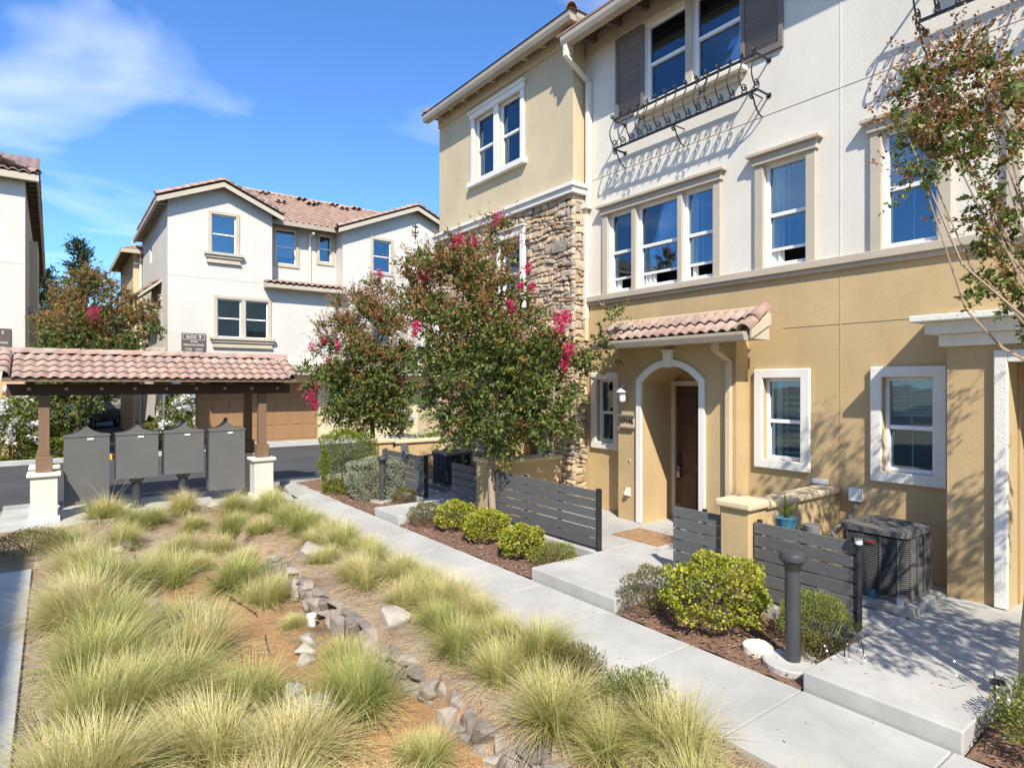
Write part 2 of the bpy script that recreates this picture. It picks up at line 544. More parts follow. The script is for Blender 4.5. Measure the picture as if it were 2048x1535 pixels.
def leaf_arrays(P, D, L, W, rng, fold=0.35):
    """folded rhombus leaves: base P, direction D, length L, width W -> V, F(quads as two triangles)"""
    n = len(P)
    D = unit(D)
    up = unit(rng.normal(size=(n, 3)) * 0.7 + np.array([0, 0, 1.0]))
    S = unit(np.cross(D, up))
    Nn = np.cross(S, D)
    L, W = L[:, None], W[:, None]
    a = P
    b = P + D * L * 0.45 + S * W + Nn * W * fold
    c = P + D * L
    d = P + D * L * 0.45 - S * W + Nn * W * fold
    V = np.stack([a, b, c, d], 1).reshape(-1, 3)
    i = np.arange(n)[:, None] * 4
    F = np.concatenate([i + np.array([[0, 1, 2]]), i + np.array([[0, 2, 3]])], 0)
    return V, F


TX = lambda X: Matrix.Translation((X, 0, 0)) @ Matrix.Rotation(-math.pi / 2, 4, 'Z')   # facade facing -X: local x = -Y
TY = lambda Y: Matrix.Translation((0, Y, 0))                                           # facade facing -Y: local x = X


def wall_holes(mb, x0, x1, z0, z1, holes, depth=0.12):
    xs = sorted({x0, x1, *[min(max(h[0], x0), x1) for h in holes], *[min(max(h[1], x0), x1) for h in holes]})
    zs = sorted({z0, z1, *[min(max(h[2], z0), z1) for h in holes], *[min(max(h[3], z0), z1) for h in holes]})
    for i in range(len(xs) - 1):
        for j in range(len(zs) - 1):
            mx, mz = (xs[i] + xs[i + 1]) / 2, (zs[j] + zs[j + 1]) / 2
            if any(h[0] < mx < h[1] and h[2] < mz < h[3] for h in holes):
                continue
            mb.quad((xs[i], 0, zs[j]), (xs[i + 1], 0, zs[j]), (xs[i + 1], 0, zs[j + 1]), (xs[i], 0, zs[j + 1]))
    for a, b, c, d in [h[:4] for h in holes]:
        mb.quad((a, 0, c), (a, depth, c), (a, depth, d), (a, 0, d))
        mb.quad((b, 0, c), (b, 0, d), (b, depth, d), (b, depth, c))
        mb.quad((a, 0, c), (b, 0, c), (b, depth, c), (a, depth, c))
        mb.quad((a, 0, d), (a, depth, d), (b, depth, d), (b, 0, d))


def window(parent, T, x0, x1, z0, z1, y=0.06, fill='dark', muntin=True, meet=0.5, open_=0.0):
    """double-hung white vinyl window inside the opening x0..x1, z0..z1; y = setback of the frame face"""
    f = 0.045
    m = MB(T)
    m.box(x0, x0 + f, y, y + .08, z0, z1).box(x1 - f, x1, y, y + .08, z0, z1)
    m.box(x0 + f, x1 - f, y, y + .08, z0, z0 + f).box(x0 + f, x1 - f, y, y + .08, z1 - f, z1)
    w = m.build('window', 'vinyl', parent, bevel=0.004)
    zm = z0 + (z1 - z0) * meet
    m = MB(T)
    m.box(x0 + f, x1 - f, y + .012, y + .066, zm - .025, zm + .025)
    m.build('meeting_rail', 'vinyl', w, bevel=0.004)
    if open_:
        m = MB(T)
        zo = z0 + f + open_
        m.box(x0 + f, x1 - f, y + .045, y + .075, zo, zo + .04)
        m.build('sash_rail', 'vinyl', w, bevel=0.003)
    if muntin:
        xm = (x0 + x1) / 2
        m = MB(T)
        m.box(xm - .007, xm + .007, y + .0445, y + .050, zm + .025, z1 - f)
        m.build('muntin', 'muntin', w)
        m = MB(T)
        m.box(xm - .007, xm + .007, y + .0665, y + .072, z0 + f + open_, zm - .025)
        m.build('muntin', 'muntin', w)
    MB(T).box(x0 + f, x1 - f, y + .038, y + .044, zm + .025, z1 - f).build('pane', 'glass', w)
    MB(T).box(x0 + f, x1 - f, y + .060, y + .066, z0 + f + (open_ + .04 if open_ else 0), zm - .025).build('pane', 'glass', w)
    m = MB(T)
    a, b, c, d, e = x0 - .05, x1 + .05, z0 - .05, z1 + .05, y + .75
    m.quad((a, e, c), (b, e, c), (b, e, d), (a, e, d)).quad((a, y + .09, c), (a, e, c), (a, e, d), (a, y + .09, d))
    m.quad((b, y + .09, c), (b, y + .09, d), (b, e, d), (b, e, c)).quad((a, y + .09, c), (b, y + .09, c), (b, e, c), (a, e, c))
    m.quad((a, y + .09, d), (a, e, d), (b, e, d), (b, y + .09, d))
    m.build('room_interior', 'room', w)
    yi = y + .10
    if fill in ('blind', 'half_blind', 'low_blind'):
        top = z1 - f
        bot = {'blind': z0 + f, 'half_blind': z0 + (z1 - z0) * .56, 'low_blind': z0 + (z1 - z0) * .2}[fill]
        m = MB(T)
        k = int((top - bot) / .042)
        for i in range(k):
            z = top - .042 * (i + .5)
            m.quad((x0 + f, yi, z - .018), (x1 - f, yi, z - .018), (x1 - f, yi + .02, z + .016), (x0 + f, yi + .02, z + .016))
        m.build('blind', 'blind', w)
    elif fill in ('curtain', 'sides', 'left_curtain'):
        m = MB(T)
        W = x1 - x0
        spans = {'curtain': [(x0 + f, x1 - f)], 'sides': [(x0 + f, x0 + W * .28), (x1 - W * .22, x1 - f)], 'left_curtain': [(x0 + f, x0 + W * .33)]}[fill]
        for p, q in spans:
            n = max(6, int((q - p) / .018))
            for i in range(n):
                a, b = p + (q - p) * i / n, p + (q - p) * (i + 1) / n
                ya, yb = yi + .022 * math.sin(a * 71), yi + .022 * math.sin(b * 71)
                m.quad((a, ya, z0 + .02), (b, yb, z0 + .02), (b, yb, z1 - .02), (a, ya, z1 - .02))
        m.build('curtain', 'curtain', w)
    elif fill == 'shutters':
        m = MB(T)
        p, q = x0 + f + .06, x1 - f
        m.box(p, p + .07, yi, yi + .03, z0, z1).box(q - .05, q, yi, yi + .03, z0, z1).box(p + .07, q - .05, yi, yi + .03, z1 - .12, z1 - .02)
        for i in range(int((z1 - z0 - .2) / .085)):
            z = z0 + .08 + .085 * i
            m.quad((p + .07, yi, z), (q - .05, yi, z), (q - .05, yi + .05, z + .035), (p + .07, yi + .05, z + .035))
        m.build('plantation_shutter', 'curtain', w)
    return w


def frame_trim(w, T, x0, x1, z0, z1, t, proj, mat='taupe_trim', head=None, sill=False, bottom=True):
    """flat trim of width t round the opening; head: (extra, height, proj) crown on top"""
    o_ = [(x0 - t, z0 - t), (x1 + t, z0 - t), (x1 + t, z1 + t), (x0 - t, z1 + t)]
    i_ = [(x0, z0), (x1, z0), (x1, z1), (x0, z1)]
    vs = [(p[0], yy, p[1]) for yy in (-proj, -.002) for l in (o_, i_) for p in l]
    fs = []
    for k in range(4):
        q = (k + 1) % 4
        fs += [(k, q, 4 + q, 4 + k), (8 + k, 12 + k, 12 + q, 8 + q), (k, 8 + k, 8 + q, q), (4 + k, 4 + q, 12 + q, 12 + k)]
    MB(T).add(vs, fs).build('window_surround', mat, w, bevel=0.012)
    if head:
        ex, hh, pj = head
        m = MB(T)
        m.box(x0 - t - ex * .5, x1 + t + ex * .5, -pj * .7, -.003, z1 + t * .15, z1 + t + hh * .6)
        m.box(x0 - t - ex, x1 + t + ex, -pj, -.004, z1 + t + hh * .6 + .001, z1 + t + hh)
        m.build('window_head', mat, w, bevel=0.01)


def barrel_tile(length=0.36, r=0.085, th=0.014, taper=0.85, n=8):
    """half-round tile lying along +y, open end at y = 0"""
    vs, fs = [], []
    for yy, k in ((0, 1.0), (length, taper)):
        for rr in (r, r - th):
            for i in range(n + 1):
                t = math.pi * i / n
                vs.append((rr * k * math.cos(t), yy, rr * k * math.sin(t)))
    c = n + 1
    for i in range(n):
        fs += [(i, i + 1, 2 * c + i + 1, 2 * c + i), (i, c + i, c + i + 1, i + 1), (c + i, 3 * c + i, 3 * c + i + 1, c + i + 1)]
    me = bpy.data.meshes.new('barrel_tile')
    me.from_pydata(vs, [], fs)
    me.materials.append(M['tile'])
    me.polygons.foreach_set('use_smooth', [True] * len(me.polygons))
    return me


def s_tile(w=0.168, length=0.36, h=0.045, th=0.014, n=8, mat='tile'):
    """wave tile: one hump across x in 0..w, lying along +y"""
    vs, fs = [], []
    prof = [(w * i / n, h * (0.5 - 0.5 * math.cos(2 * math.pi * i / n)) ** 0.8) for i in range(n + 1)]
    for yy, dz in ((0, 0.0), (length, -0.02)):
        for o in (0, -th):
            for x, z in prof:
                vs.append((x, yy, z + o + dz))
    c = n + 1
    for i in range(n):
        fs += [(i, i + 1, 2 * c + i + 1, 2 * c + i), (i, c + i, c + i + 1, i + 1)]
    me = bpy.data.meshes.new('wave_tile')
    me.from_pydata(vs, [], fs)
    me.materials.append(M[mat])
    me.polygons.foreach_set('use_smooth', [True] * len(me.polygons))
    return me


def slope_frame(origin, along, up):
    """matrix: x along the eave, y up the slope, z normal"""
    x = Vector(along).normalized()
    y = Vector(up)
    y = (y - x * y.dot(x)).normalized()
    z = x.cross(y)
    m = Matrix((x, y, z)).transposed().to_4x4()
    m.translation = Vector(origin)
    return m


def tile_sheet(name, F, width, length, tw, rl, parent, mat='tile_far', h=0.05):
    """a whole roof slope of wave tiles as one mesh, rows stepping"""
    rng = np.random.default_rng(int(width * 100 + length * 10))
    nc, nr, k = int(round(width / tw)), int(round(length / rl)), 5
    tw, rl = width / nc, length / nr
    u = np.linspace(0, 1, k + 1)
    pz = h * (0.5 - 0.5 * np.cos(2 * np.pi * u)) ** 0.8
    V, Fc = [], []
    idx = 0
    for r in range(nr):
        for c in range(nc):
            j = rng.normal(0, .004)
            x = c * tw + u * tw
            lo = np.stack([x, np.full(k + 1, r * rl + j), pz + .025], 1)
            hi = np.stack([x, np.full(k + 1, (r + 1) * rl + .03), pz - .004], 1)
            fr = np.stack([x, np.full(k + 1, r * rl + j), pz + .003], 1)
            V += [lo, hi, fr]
            a = idx + np.arange(k)
            Fc.append(np.stack([a, a + 1, a + k + 2, a + k + 1], 1))
            Fc.append(np.stack([a, a + 2 * (k + 1), a + 2 * (k + 1) + 1, a + 1], 1))
            idx += 3 * (k + 1)
    V = np.concatenate(V)
    Fm = np.array(F)
    V = V @ Fm[:3, :3].T + Fm[:3, 3]
    Wi = np.array(wm(parent).inverted())
    V = V @ Wi[:3, :3].T + Wi[:3, 3]
    o = bpy.data.objects.new(name, np_mesh(name, V, np.concatenate(Fc), mat))
    o.parent = parent
    col.objects.link(o)
    o['kind'] = 'stuff'
    return o


def text(body, size, T, x, z, y, parent, mat='letter', name='lettering', align='CENTER', ext=0.002):
    cu = bpy.data.curves.new('t', 'FONT')
    cu.body, cu.size, cu.extrude, cu.align_x, cu.align_y = body, size, ext, align, 'CENTER'
    to = bpy.data.objects.new('t', cu)
    col.objects.link(to)
    bpy.context.view_layer.update()
    me = bpy.data.meshes.new_from_object(to)
    bpy.data.objects.remove(to)
    me.materials.clear()
    me.materials.append(M[mat])
    return place(name, me, parent, T @ Matrix.Translation((x, y, z)) @ Matrix.Rotation(math.pi / 2, 4, 'X'))


def structure(o):
    o['kind'] = 'structure'
    return o

# ================================================================== the setting
def garden_z(x, y):
    """hollow between the two walks: flat shelf by the path, stone edging at x = 2.6, shallow bottom, gentle left bank"""
    if x > 2.62:
        t = (x - 2.62) / 1.0
        z = -0.09 + 0.055 * min(1, t)
    elif x > 0.95:
        z = -0.36 + 0.05 * math.sin(x * 2.1 + y * 0.7)
    else:
        t = max(0.0, min(1, (x + 0.2) / 1.15))
        z = -0.04 - 0.27 * t * t
    e = max(0.0, min(1, (13.1 - y) / 2.2))
    z = z * e + -0.03 * (1 - e)
    return z + 0.018 * math.sin(x * 5.3 + y * 3.1) + 0.012 * math.sin(x * 11 - y * 7)


gx0, gx1, gy0, gy1 = -0.2, 3.66, -9.0, 13.3
m = MB()
big = 600
for a, b, c, d in ((-big, big, gy1, big), (-big, big, -big, gy0), (-big, gx0, gy0, gy1), (gx1, big, gy0, gy1)):
    m.quad((a, c, -0.03), (b, c, -0.03), (b, d, -0.03), (a, d, -0.03))
structure(m.build('ground', 'earth'))

xs = [gx0 + (2.55 - gx0) * i / 34 for i in range(35)] + [2.66] + [2.66 + (gx1 - 2.66) * i / 12 for i in range(1, 13)]
ys = [gy0 + (gy1 - gy0) * j / 170 for j in range(171)]
V = np.array([(x, y, garden_z(x, y) if 0 < i < len(xs) - 1 and 0 < j < len(ys) - 1 else -0.035) for j, y in enumerate(ys) for i, x in enumerate(xs)])
nx = len(xs)
F = np.array([(j * nx + i, j * nx + i + 1, (j + 1) * nx + i + 1, (j + 1) * nx + i) for j in range(len(ys) - 1) for i in range(nx - 1)])


def soil_mat():
    mt, nt, out = new_mat('soil')
    N, L = nt.nodes, nt.links
    b = N.new('ShaderNodeBsdfPrincipled')
    b.inputs['Roughness'].default_value = 0.95
    b.inputs['Specular IOR Level'].default_value = 0.1
    L.new(b.outputs[0], out.inputs[0])
    g = N.new('ShaderNodeNewGeometry')
    n = N.new('ShaderNodeTexNoise')
    n.inputs['Scale'].default_value = 1.5; n.inputs['Detail'].default_value = 8; n.inputs['Roughness'].default_value = 0.65
    L.new(g.outputs['Position'], n.inputs['Vector'])
    r = ramp(nt, [(0.32, (0.20, 0.145, 0.10)), (0.46, (0.42, 0.25, 0.115)), (0.58, (0.54, 0.32, 0.14)), (0.72, (0.46, 0.34, 0.20))])
    L.new(n.outputs['Fac'], r.inputs[0])
    n2 = N.new('ShaderNodeTexNoise')
    n2.inputs['Scale'].default_value = 70; n2.inputs['Detail'].default_value = 5
    L.new(g.outputs['Position'], n2.inputs['Vector'])
    th = ramp(nt, [(0.3, (0.26, 0.19, 0.135)), (0.5, (0.42, 0.33, 0.24)), (0.7, (0.50, 0.41, 0.29))])      # trodden dead straw
    L.new(n.outputs['Fac'], th.inputs[0])
    a = N.new('ShaderNodeAttribute'); a.attribute_name = 'straw'
    sm_ = N.new('ShaderNodeMixRGB')
    L.new(a.outputs['Fac'], sm_.inputs['Fac']); L.new(r.outputs[0], sm_.inputs['Color1']); L.new(th.outputs[0], sm_.inputs['Color2'])
    mr = N.new('ShaderNodeMapRange')
    mr.inputs['From Min'].default_value, mr.inputs['From Max'].default_value = 0.3, 0.7
    mr.inputs['To Min'].default_value, mr.inputs['To Max'].default_value = 0.62, 1.25
    L.new(n2.outputs['Fac'], mr.inputs[0])
    mx = N.new('ShaderNodeMixRGB'); mx.blend_type = 'MULTIPLY'; mx.inputs['Fac'].default_value = 1
    L.new(sm_.outputs[0], mx.inputs['Color1']); L.new(mr.outputs[0], mx.inputs['Color2'])
    L.new(mx.outputs[0], b.inputs['Base Color'])
    bp = N.new('ShaderNodeBump'); bp.inputs['Strength'].default_value = 0.9; bp.inputs['Distance'].default_value = 0.03
    L.new(n2.outputs['Fac'], bp.inputs['Height']); L.new(bp.outputs[0], b.inputs['Normal'])
    return mt


M['soil'] = soil_mat()
straw = [min(1, max(0, (x - 2.5) * 4) if x > 1.7 else max(0, (1.25 - x) * 2.2)) if y < 9.5 else min(1, .4 + (y - 9.5) * .5) for y in ys for x in xs]
go = bpy.data.objects.new('garden_soil', np_mesh('garden_soil', V, F, 'soil', attr=('straw', straw), smooth=True))
col.objects.link(go)
structure(go)

# road between the buildings
structure(MB().quad((-60, 15.15, -.024), (70, 15.15, -.024), (70, 25.6, -.024), (-60, 25.6, -.024)).build('road', 'asphalt'))
structure(MB().quad((-.6, 25.6, -.022), (3.3, 25.6, -.022), (3.3, 60, -.022), (-.6, 60, -.022)).build('driveway', 'asphalt'))
structure(MB().quad((4.2, 24.1, -.018), (24, 24.1, -.018), (24, 26.9, -.018), (4.2, 26.9, -.018)).build('garage_apron', 'concrete'))
structure(MB().ext([(-.75, 12.95), (4.15, 12.95), (4.15, 15.1), (-.75, 15.1)], -.06, 0.0, 'xy').build('mailbox_pad', 'concrete'))
k = structure(MB().box(-.75, 4.2, 15.1, 15.25, -.06, .06).build('kerb', 'concrete_dark', bevel=.02))
structure(MB().box(4.2, 30, 15.1, 15.22, -.06, .10).build('kerb', 'concrete_dark', bevel=.02))
# kerbed planting islands across the road
structure(MB().box(-7.0, 1.25, 23.35, 23.5, -.05, .12).build('kerb', 'concrete', bevel=.02))
structure(MB().box(1.25, 1.55, 23.35, 23.5, -.05, .12).build('kerb', 'yellow', bevel=.02))
structure(MB().box(1.4, 1.55, 23.5, 25.4, -.05, .12).build('kerb', 'concrete', bevel=.02))
structure(MB().box(2.2, 4.15, 23.55, 23.7, -.05, .12).build('kerb', 'concrete', bevel=.02))
structure(MB().quad((-7, 23.5, .05), (1.4, 23.5, .05), (1.4, 25.45, .05), (-7, 25.45, .05)).build('planting_island', 'mulch'))
structure(MB().quad((2.2, 23.7, .05), (4.15, 23.7, .05), (4.15, 25.45, .05), (2.2, 25.45, .05)).build('planting_island', 'mulch'))

# concrete path: slabs with tooled joints over a darker base
jy = [-8.62, -7.56, -6.5, -5.44, -4.38, -3.32, -2.26, -1.2, -.14, .92 - .53, 1.45, 2.45, 3.5, 4.56, 5.62, 6.68, 7.74, 8.8, 9.86, 10.92, 12.0, 13.1, 14.2, 15.1]
edge = lambda y: (3.64 + max(0, y - 11) * .20, 4.70 + max(0, y - 12) * .09)
path = structure(MB().ext([(3.66, -8.6), (4.68, -8.6), (4.68, 12), (4.94, 15.09), (4.42, 15.09), (3.7, 11)], -.10, -.014, 'xy').build('path', 'concrete_dark'))
for a, b in zip(jy[:-1], jy[1:]):
    la, ra = edge(a + .006)
    lb, rb = edge(b - .006)
    MB().ext([(la, a + .006), (ra, a + .006), (rb, b - .006), (lb, b - .006)], -.09, 0.0, 'xy').build('slab', 'concrete', path, bevel=.007)
walk = structure(MB().ext([(-1.5, -8.6), (-.22, -8.6), (-.22, 10.1), (-1.5, 10.1)], -.10, -.014, 'xy').build('walkway', 'concrete_dark'))
wy = [-8.6 + 1.1 * i for i in range(18)]
for a, b in zip(wy[:-1], wy[1:]):
    MB().ext([(-1.52, a + .006), (-.21, a + .006), (-.21, b - .006), (-1.52, b - .006)], -.09, 0.0, 'xy').build('slab', 'concrete', walk, bevel=.007)

# raised porch slabs with their steps up from the path; the beds between them
PZ = 0.14


def porch(y0, y1, xw, cuts):
    p = structure(MB().ext([(4.735, y0 + .01), (xw, y0 + .01), (xw, y1 - .01), (4.735, y1 - .01)], -.08, PZ - .012, 'xy').build('porch_floor', 'concrete_dark'))
    for a, b, c, d in cuts:
        MB().ext([(a, c), (b, c), (b, d), (a, d)], -.07, PZ, 'xy').build('slab', 'concrete', p, bevel=.012)


porch(4.48, 5.86, 8.9, [(4.725, 6.02, 4.47, 5.87), (6.03, 7.70, 3.99, 5.87), (6.03, 7.70, 5.88, 8.2), (7.71, 8.9, 5.4, 6.8), (7.705, 7.948, 6.805, 8.2)])
porch(1.40, 2.46, 8.9, [(4.725, 5.98, 1.40, 2.46), (5.99, 7.94, 1.40, 2.40), (5.99, 7.94, 2.41, 3.60), (7.95, 8.9, 0.0, 2.0), (5.99, 7.94, -3.5, 1.39)])
porch(9.50, 10.45, 7.6, [(4.722, 5.98, 9.47, 10.45), (5.99, 7.60, 9.00, 10.46), (5.99, 7.60, 10.47, 12.9)])
for y0, y1 in ((2.47, 4.46), (5.88, 9.45), (10.47, 15.0), (-8, 1.38)):
    n = int((y1 - y0) / .12)
    xs2 = [4.71 + 1.22 * i / 10 for i in range(11)]
    Vb = np.array([(x, y0 + (y1 - y0) * j / n, .0 + .035 * math.sin(i * .31) + R.uniform(-.012, .012)) for j in range(n + 1) for i, x in enumerate(xs2)])
    Fb = np.array([(j * 11 + i, j * 11 + i + 1, (j + 1) * 11 + i + 1, (j + 1) * 11 + i) for j in range(n) for i in range(10)])
    bo = bpy.data.objects.new('mulch_bed', np_mesh('mulch_bed', Vb, Fb, 'mulch', smooth=True))
    col.objects.link(bo)
    structure(bo)
    structure(MB().box(5.86, 6.02, y0 + .02, y1 - .02, -.05, .125).build('kerb', 'concrete', bevel=.01))

# ================================================================== the near townhouse
XW = 7.95
TM = TX(XW)                         # main wall frame: local x = -Y
TB = TX(7.62)                       # bay front
TK = TX(7.65)                       # entry block fronts
house = thing('townhouse', 'tan and white stucco townhouse with stone-clad bay and iron window guards', 'building', (XW, 5, 0))
Yr = lambda a, b: (-b, -a)


def hole(a, b, c, d):
    x0, x1 = Yr(a, b)
    return (x0, x1, c, d)


up_h = [hole(7.10, 7.66, 4.03, 5.42), hole(6.14, 7.00, 4.03, 5.42), hole(5.49, 6.05, 4.03, 5.42), hole(4.08, 4.68, 4.03, 5.45), hole(2.58, 3.16, 4.03, 5.42),
        hole(1.28, 1.84, 4.03, 5.42), hole(.34, 1.18, 4.03, 5.42), hole(-.32, .24, 4.03, 5.42),
        hole(6.0, 6.82, 7.08, 8.40), hole(5.05, 5.87, 7.08, 8.40), hole(1.44, 2.26, 7.08, 8.40), hole(.49, 1.31, 7.08, 8.40)]
lo_h = [hole(4.15, 4.69, 1.36, 2.48), hole(2.62, 3.16, 1.36, 2.48), hole(7.52, 7.95, 1.36, 2.48), hole(5.42, 6.74, .125, 2.72), hole(.35, 1.86, .125, 2.62)]
m = MB(TM)
wall_holes(m, -8.26, 8.0, 3.95, 8.75, up_h)
uw = m.build('upper_wall', 'white_stucco', house)
m = MB(TM)
wall_holes(m, -8.26, 8.0, 0.0, 3.95, lo_h)
m.build('lower_wall', 'tan_stucco', house)
# body behind, so that light does not fall in
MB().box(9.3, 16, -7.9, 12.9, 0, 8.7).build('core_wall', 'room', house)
MB().quad((7.96, -8, 0), (16, -8, 0), (16, -8, 8.7), (7.96, -8, 8.7)).build('end_wall', 'tan_stucco', house)
MB().quad((7.63, 13.07, 0), (16, 13.07, 0), (16, 13.07, 8.85), (7.63, 13.07, 8.85)).build('end_wall', 'tan_stucco', house)
# control joints
for z in (6.14,):
    MB(TM).box(-8.24, 8, -.005, .0, z - .004, z + .004).build('control_joint', 'taupe_trim', house)
MB(TM).box(-4.4, -2.45, -.005, .0, 3.156, 3.164).build('control_joint', 'garage_tan', house)
MB(TM).box(-3.654, -3.646, -.006, .0, 4.0, 8.45).build('control_joint', 'white_stucco', house)
MB(TM).box(-3.654, -3.646, -.006, .0, .14, 3.84).build('control_joint', 'tan_stucco', house)
# belt course
m = MB(TM)
m.box(-8.24, 8, -.085, -.002, 3.90, 4.0).box(-8.24, 8, -.05, -.003, 3.84, 3.90)
m.build('belt_course', 'taupe_trim', house, bevel=.008)
# upper windows
fills = ['left_curtain', 'left_curtain', 'left_curtain', 'left_curtain', 'half_blind', 'dark', 'dark', 'dark', 'dark', 'dark', 'half_blind', 'dark']
ws = []
for i, h in enumerate(up_h):
    ws.append(window(house, TM, h[0], h[1], h[2], h[3], .05, fills[i], True, .5, .17 if i in (0, 1, 2, 3) else 0))


def group_trim(w, a, b, z0, z1, mulls, side=.13, head=True, bot=False):
    x0, x1 = Yr(a, b)
    for u, v in [(x0 - side, x0), (x1, x1 + side)] + [Yr(p, q) for p, q in mulls]:
        MB(TM).box(u, v, -.05, -.002, z0, z1).build('trim_board', 'taupe_trim', w, bevel=.008)
    m = MB(TM)
    m.box(x0 - side - .03, x1 + side + .03, -.08, -.003, z1, z1 + .12)
    m.box(x0 - side - .09, x1 + side + .09, -.13, -.004, z1 + .121, z1 + .175)
    m.build('window_head', 'taupe_trim', w, bevel=.01)


group_trim(ws[0], 5.49, 7.66, 4.0, 5.42, [(7.0, 7.1), (6.05, 6.14)])
group_trim(ws[3], 4.08, 4.68, 4.0, 5.45, [])
group_trim(ws[4], 2.58, 3.16, 4.0, 5.42, [])
group_trim(ws[5], -.32, 1.84, 4.0, 5.42, [(1.18, 1.28), (.24, .34)])
for wa, y0 in ((ws[8], 5.05), (ws[10], .49)):
    m = MB(TM)
    a, b = Yr(y0, y0 + 1.77)
    m.box(a + .82, a + .95, -.03, -.002, 7.08, 8.4)
    m.build('mullion', 'taupe_trim', wa, bevel=.005)
    m = MB(TM)
    m.box(a - .12, b + .12, -.16, -.002, 6.87, 6.94).box(a - .05, b + .05, -.06, -.003, 6.79, 6.869).box(a, b, -.05, -.002, 6.941, 7.08)
    m.build('window_sill', 'cream_trim', wa, bevel=.012)
    for p in (a - .65, b + .02):
        s = MB(TM)
        s.box(p, p + .06, -.045, -.002, 6.98, 8.42).box(p + .57, p + .63, -.045, -.002, 6.98, 8.42)
        s.box(p + .06, p + .57, -.045, -.002, 6.98, 7.07).box(p + .06, p + .57, -.045, -.002, 8.33, 8.42).box(p + .06, p + .57, -.018, -.002, 7.07, 8.33)
        so_ = s.build('shutter', 'shutter', house, bevel=.004)
        lv = MB(TM)
        for i in range(24):
            z = 7.085 + i * .052
            lv.quad((p + .06, -.020, z), (p + .57, -.020, z), (p + .57, -.036, z + .040), (p + .06, -.036, z + .040))
        lv.build('louvres', 'shutter', so_, kind='stuff')
# ground-floor windows with broad white surrounds
for h, fl in zip(lo_h[:3], ('shutters', 'half_blind', 'dark')):
    w = window(house, TM, h[0], h[1], h[2], h[3], .06, fl, True, .47)
    frame_trim(w, TM, h[0], h[1], h[2], h[3], .125, .055, 'white_trim')

# main eaves: gutter, fascia, rafter tails, roof
m = MB()
m.ext([(7.30, 8.45), (7.42, 8.45), (7.42, 8.62), (7.27, 8.62), (7.27, 8.53)], -8, 8.22, 'xz')
m.build('gutter', 'gutter', house, bevel=.008)
MB().ext([(7.425, 8.47), (7.46, 8.47), (7.46, 8.66), (7.425, 8.66)], -8, 8.2, 'xz').build('fascia', 'taupe_trim', house)
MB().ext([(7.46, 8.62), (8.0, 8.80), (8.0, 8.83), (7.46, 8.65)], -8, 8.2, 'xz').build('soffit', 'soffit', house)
MB().ext([(7.90, 8.44), (7.948, 8.44), (7.948, 8.78), (7.90, 8.76)], -8, 8.2, 'xz').build('frieze_board', 'taupe_trim', house)
for i in range(27):
    y = 7.9 - i * .6
    MB().ext([(7.462, 8.52), (7.898, 8.60), (7.898, 8.765), (7.462, 8.62)], y, y + .09, 'xz').build('rafter', 'soffit', house)
MB().ext([(7.26, 8.625), (7.26, 8.66), (13, 10.9), (18, 8.7), (18, 8.6), (13, 10.8), (7.4, 8.64)], -8.2, 8.3, 'xz').build('roof', 'tile_far', house)

# bay: third-floor wall, corner return, cornice, eaves, hip roof
bay_h = [hole(10.72, 11.48, 6.95, 8.36), hole(9.79, 10.55, 6.95, 8.36)]
m = MB(TB)
wall_holes(m, -13.07, -8.25, 5.9, 8.95, bay_h)
m.quad((-8.25, 0, 5.9), (-8.25, .33, 5.9), (-8.25, .33, 8.95), (-8.25, 0, 8.95))
m.build('bay_wall', 'pale_tan_stucco', house)
bw = [window(house, TB, h[0], h[1], h[2], h[3], .05, 'curtain', True, .5) for i, h in enumerate(bay_h)]
a, b = Yr(9.79, 11.48)
for u, v in ((a - .12, a), (b, b + .12), (a + .76, b - .76)):
    MB(TB).box(u, v, -.045, -.002, 6.95, 8.36).build('trim_board', 'white_trim', bw[0], bevel=.008)
MB(TB).box(a - .16, b + .16, -.07, -.003, 8.36, 8.48).box(a - .2, b + .2, -.11, -.004, 8.481, 8.53).build('window_head', 'white_trim', bw[0], bevel=.01)
MB(TB).box(a - .2, b + .2, -.11, -.003, 6.83, 6.95).build('window_sill', 'white_trim', bw[0], bevel=.01)
m = MB(TB)
for (y0, z0, z1) in ((.12, 5.87, 5.98), (.16, 5.981, 6.05)):
    m.ext([(-13.07 - y0, -y0), (-8.25 + y0, -y0), (-8.25 + y0, .329), (-8.25, .329), (-8.25, -.001), (-13.07 - y0, -.001)], z0, z1, 'xy')
m.build('bay_cornice', 'white_trim', house, bevel=.01)
m = MB()
m.ext([(7.25, 8.78), (7.37, 8.78), (7.37, 8.95), (7.22, 8.95), (7.22, 8.86)], 7.9, 13.22, 'xz')
m.ext([(7.9, 8.78), (8.02, 8.78), (8.02, 8.95), (7.87, 8.95), (7.87, 8.86)], 7.37, 9.5, 'yz')
m.build('gutter', 'gutter', house, bevel=.008)
MB().ext([(7.372, 8.79), (7.40, 8.79), (7.40, 8.96), (7.372, 8.96)], 8.03, 13.2, 'xz').build('fascia', 'taupe_trim', house)
MB().quad((7.40, 8.03, 8.93), (7.40, 13.2, 8.93), (9.5, 13.2, 8.99), (9.5, 8.03, 8.99)).build('soffit', 'soffit', house)
MB(TB).box(-13.07, -8.25, -.04, -.002, 8.66, 8.94).build('frieze_board', 'pale_tan_stucco', house)
for i in range(9):
    y = 8.35 + i * .56
    MB().ext([(7.402, 8.82), (7.578, 8.84), (7.578, 8.925), (7.402, 8.925)], y, y + .09, 'xz').build('rafter', 'taupe_trim', house)
e0, e1, f0, f1 = 7.2, 13.0, 7.84, 13.27
m = MB()
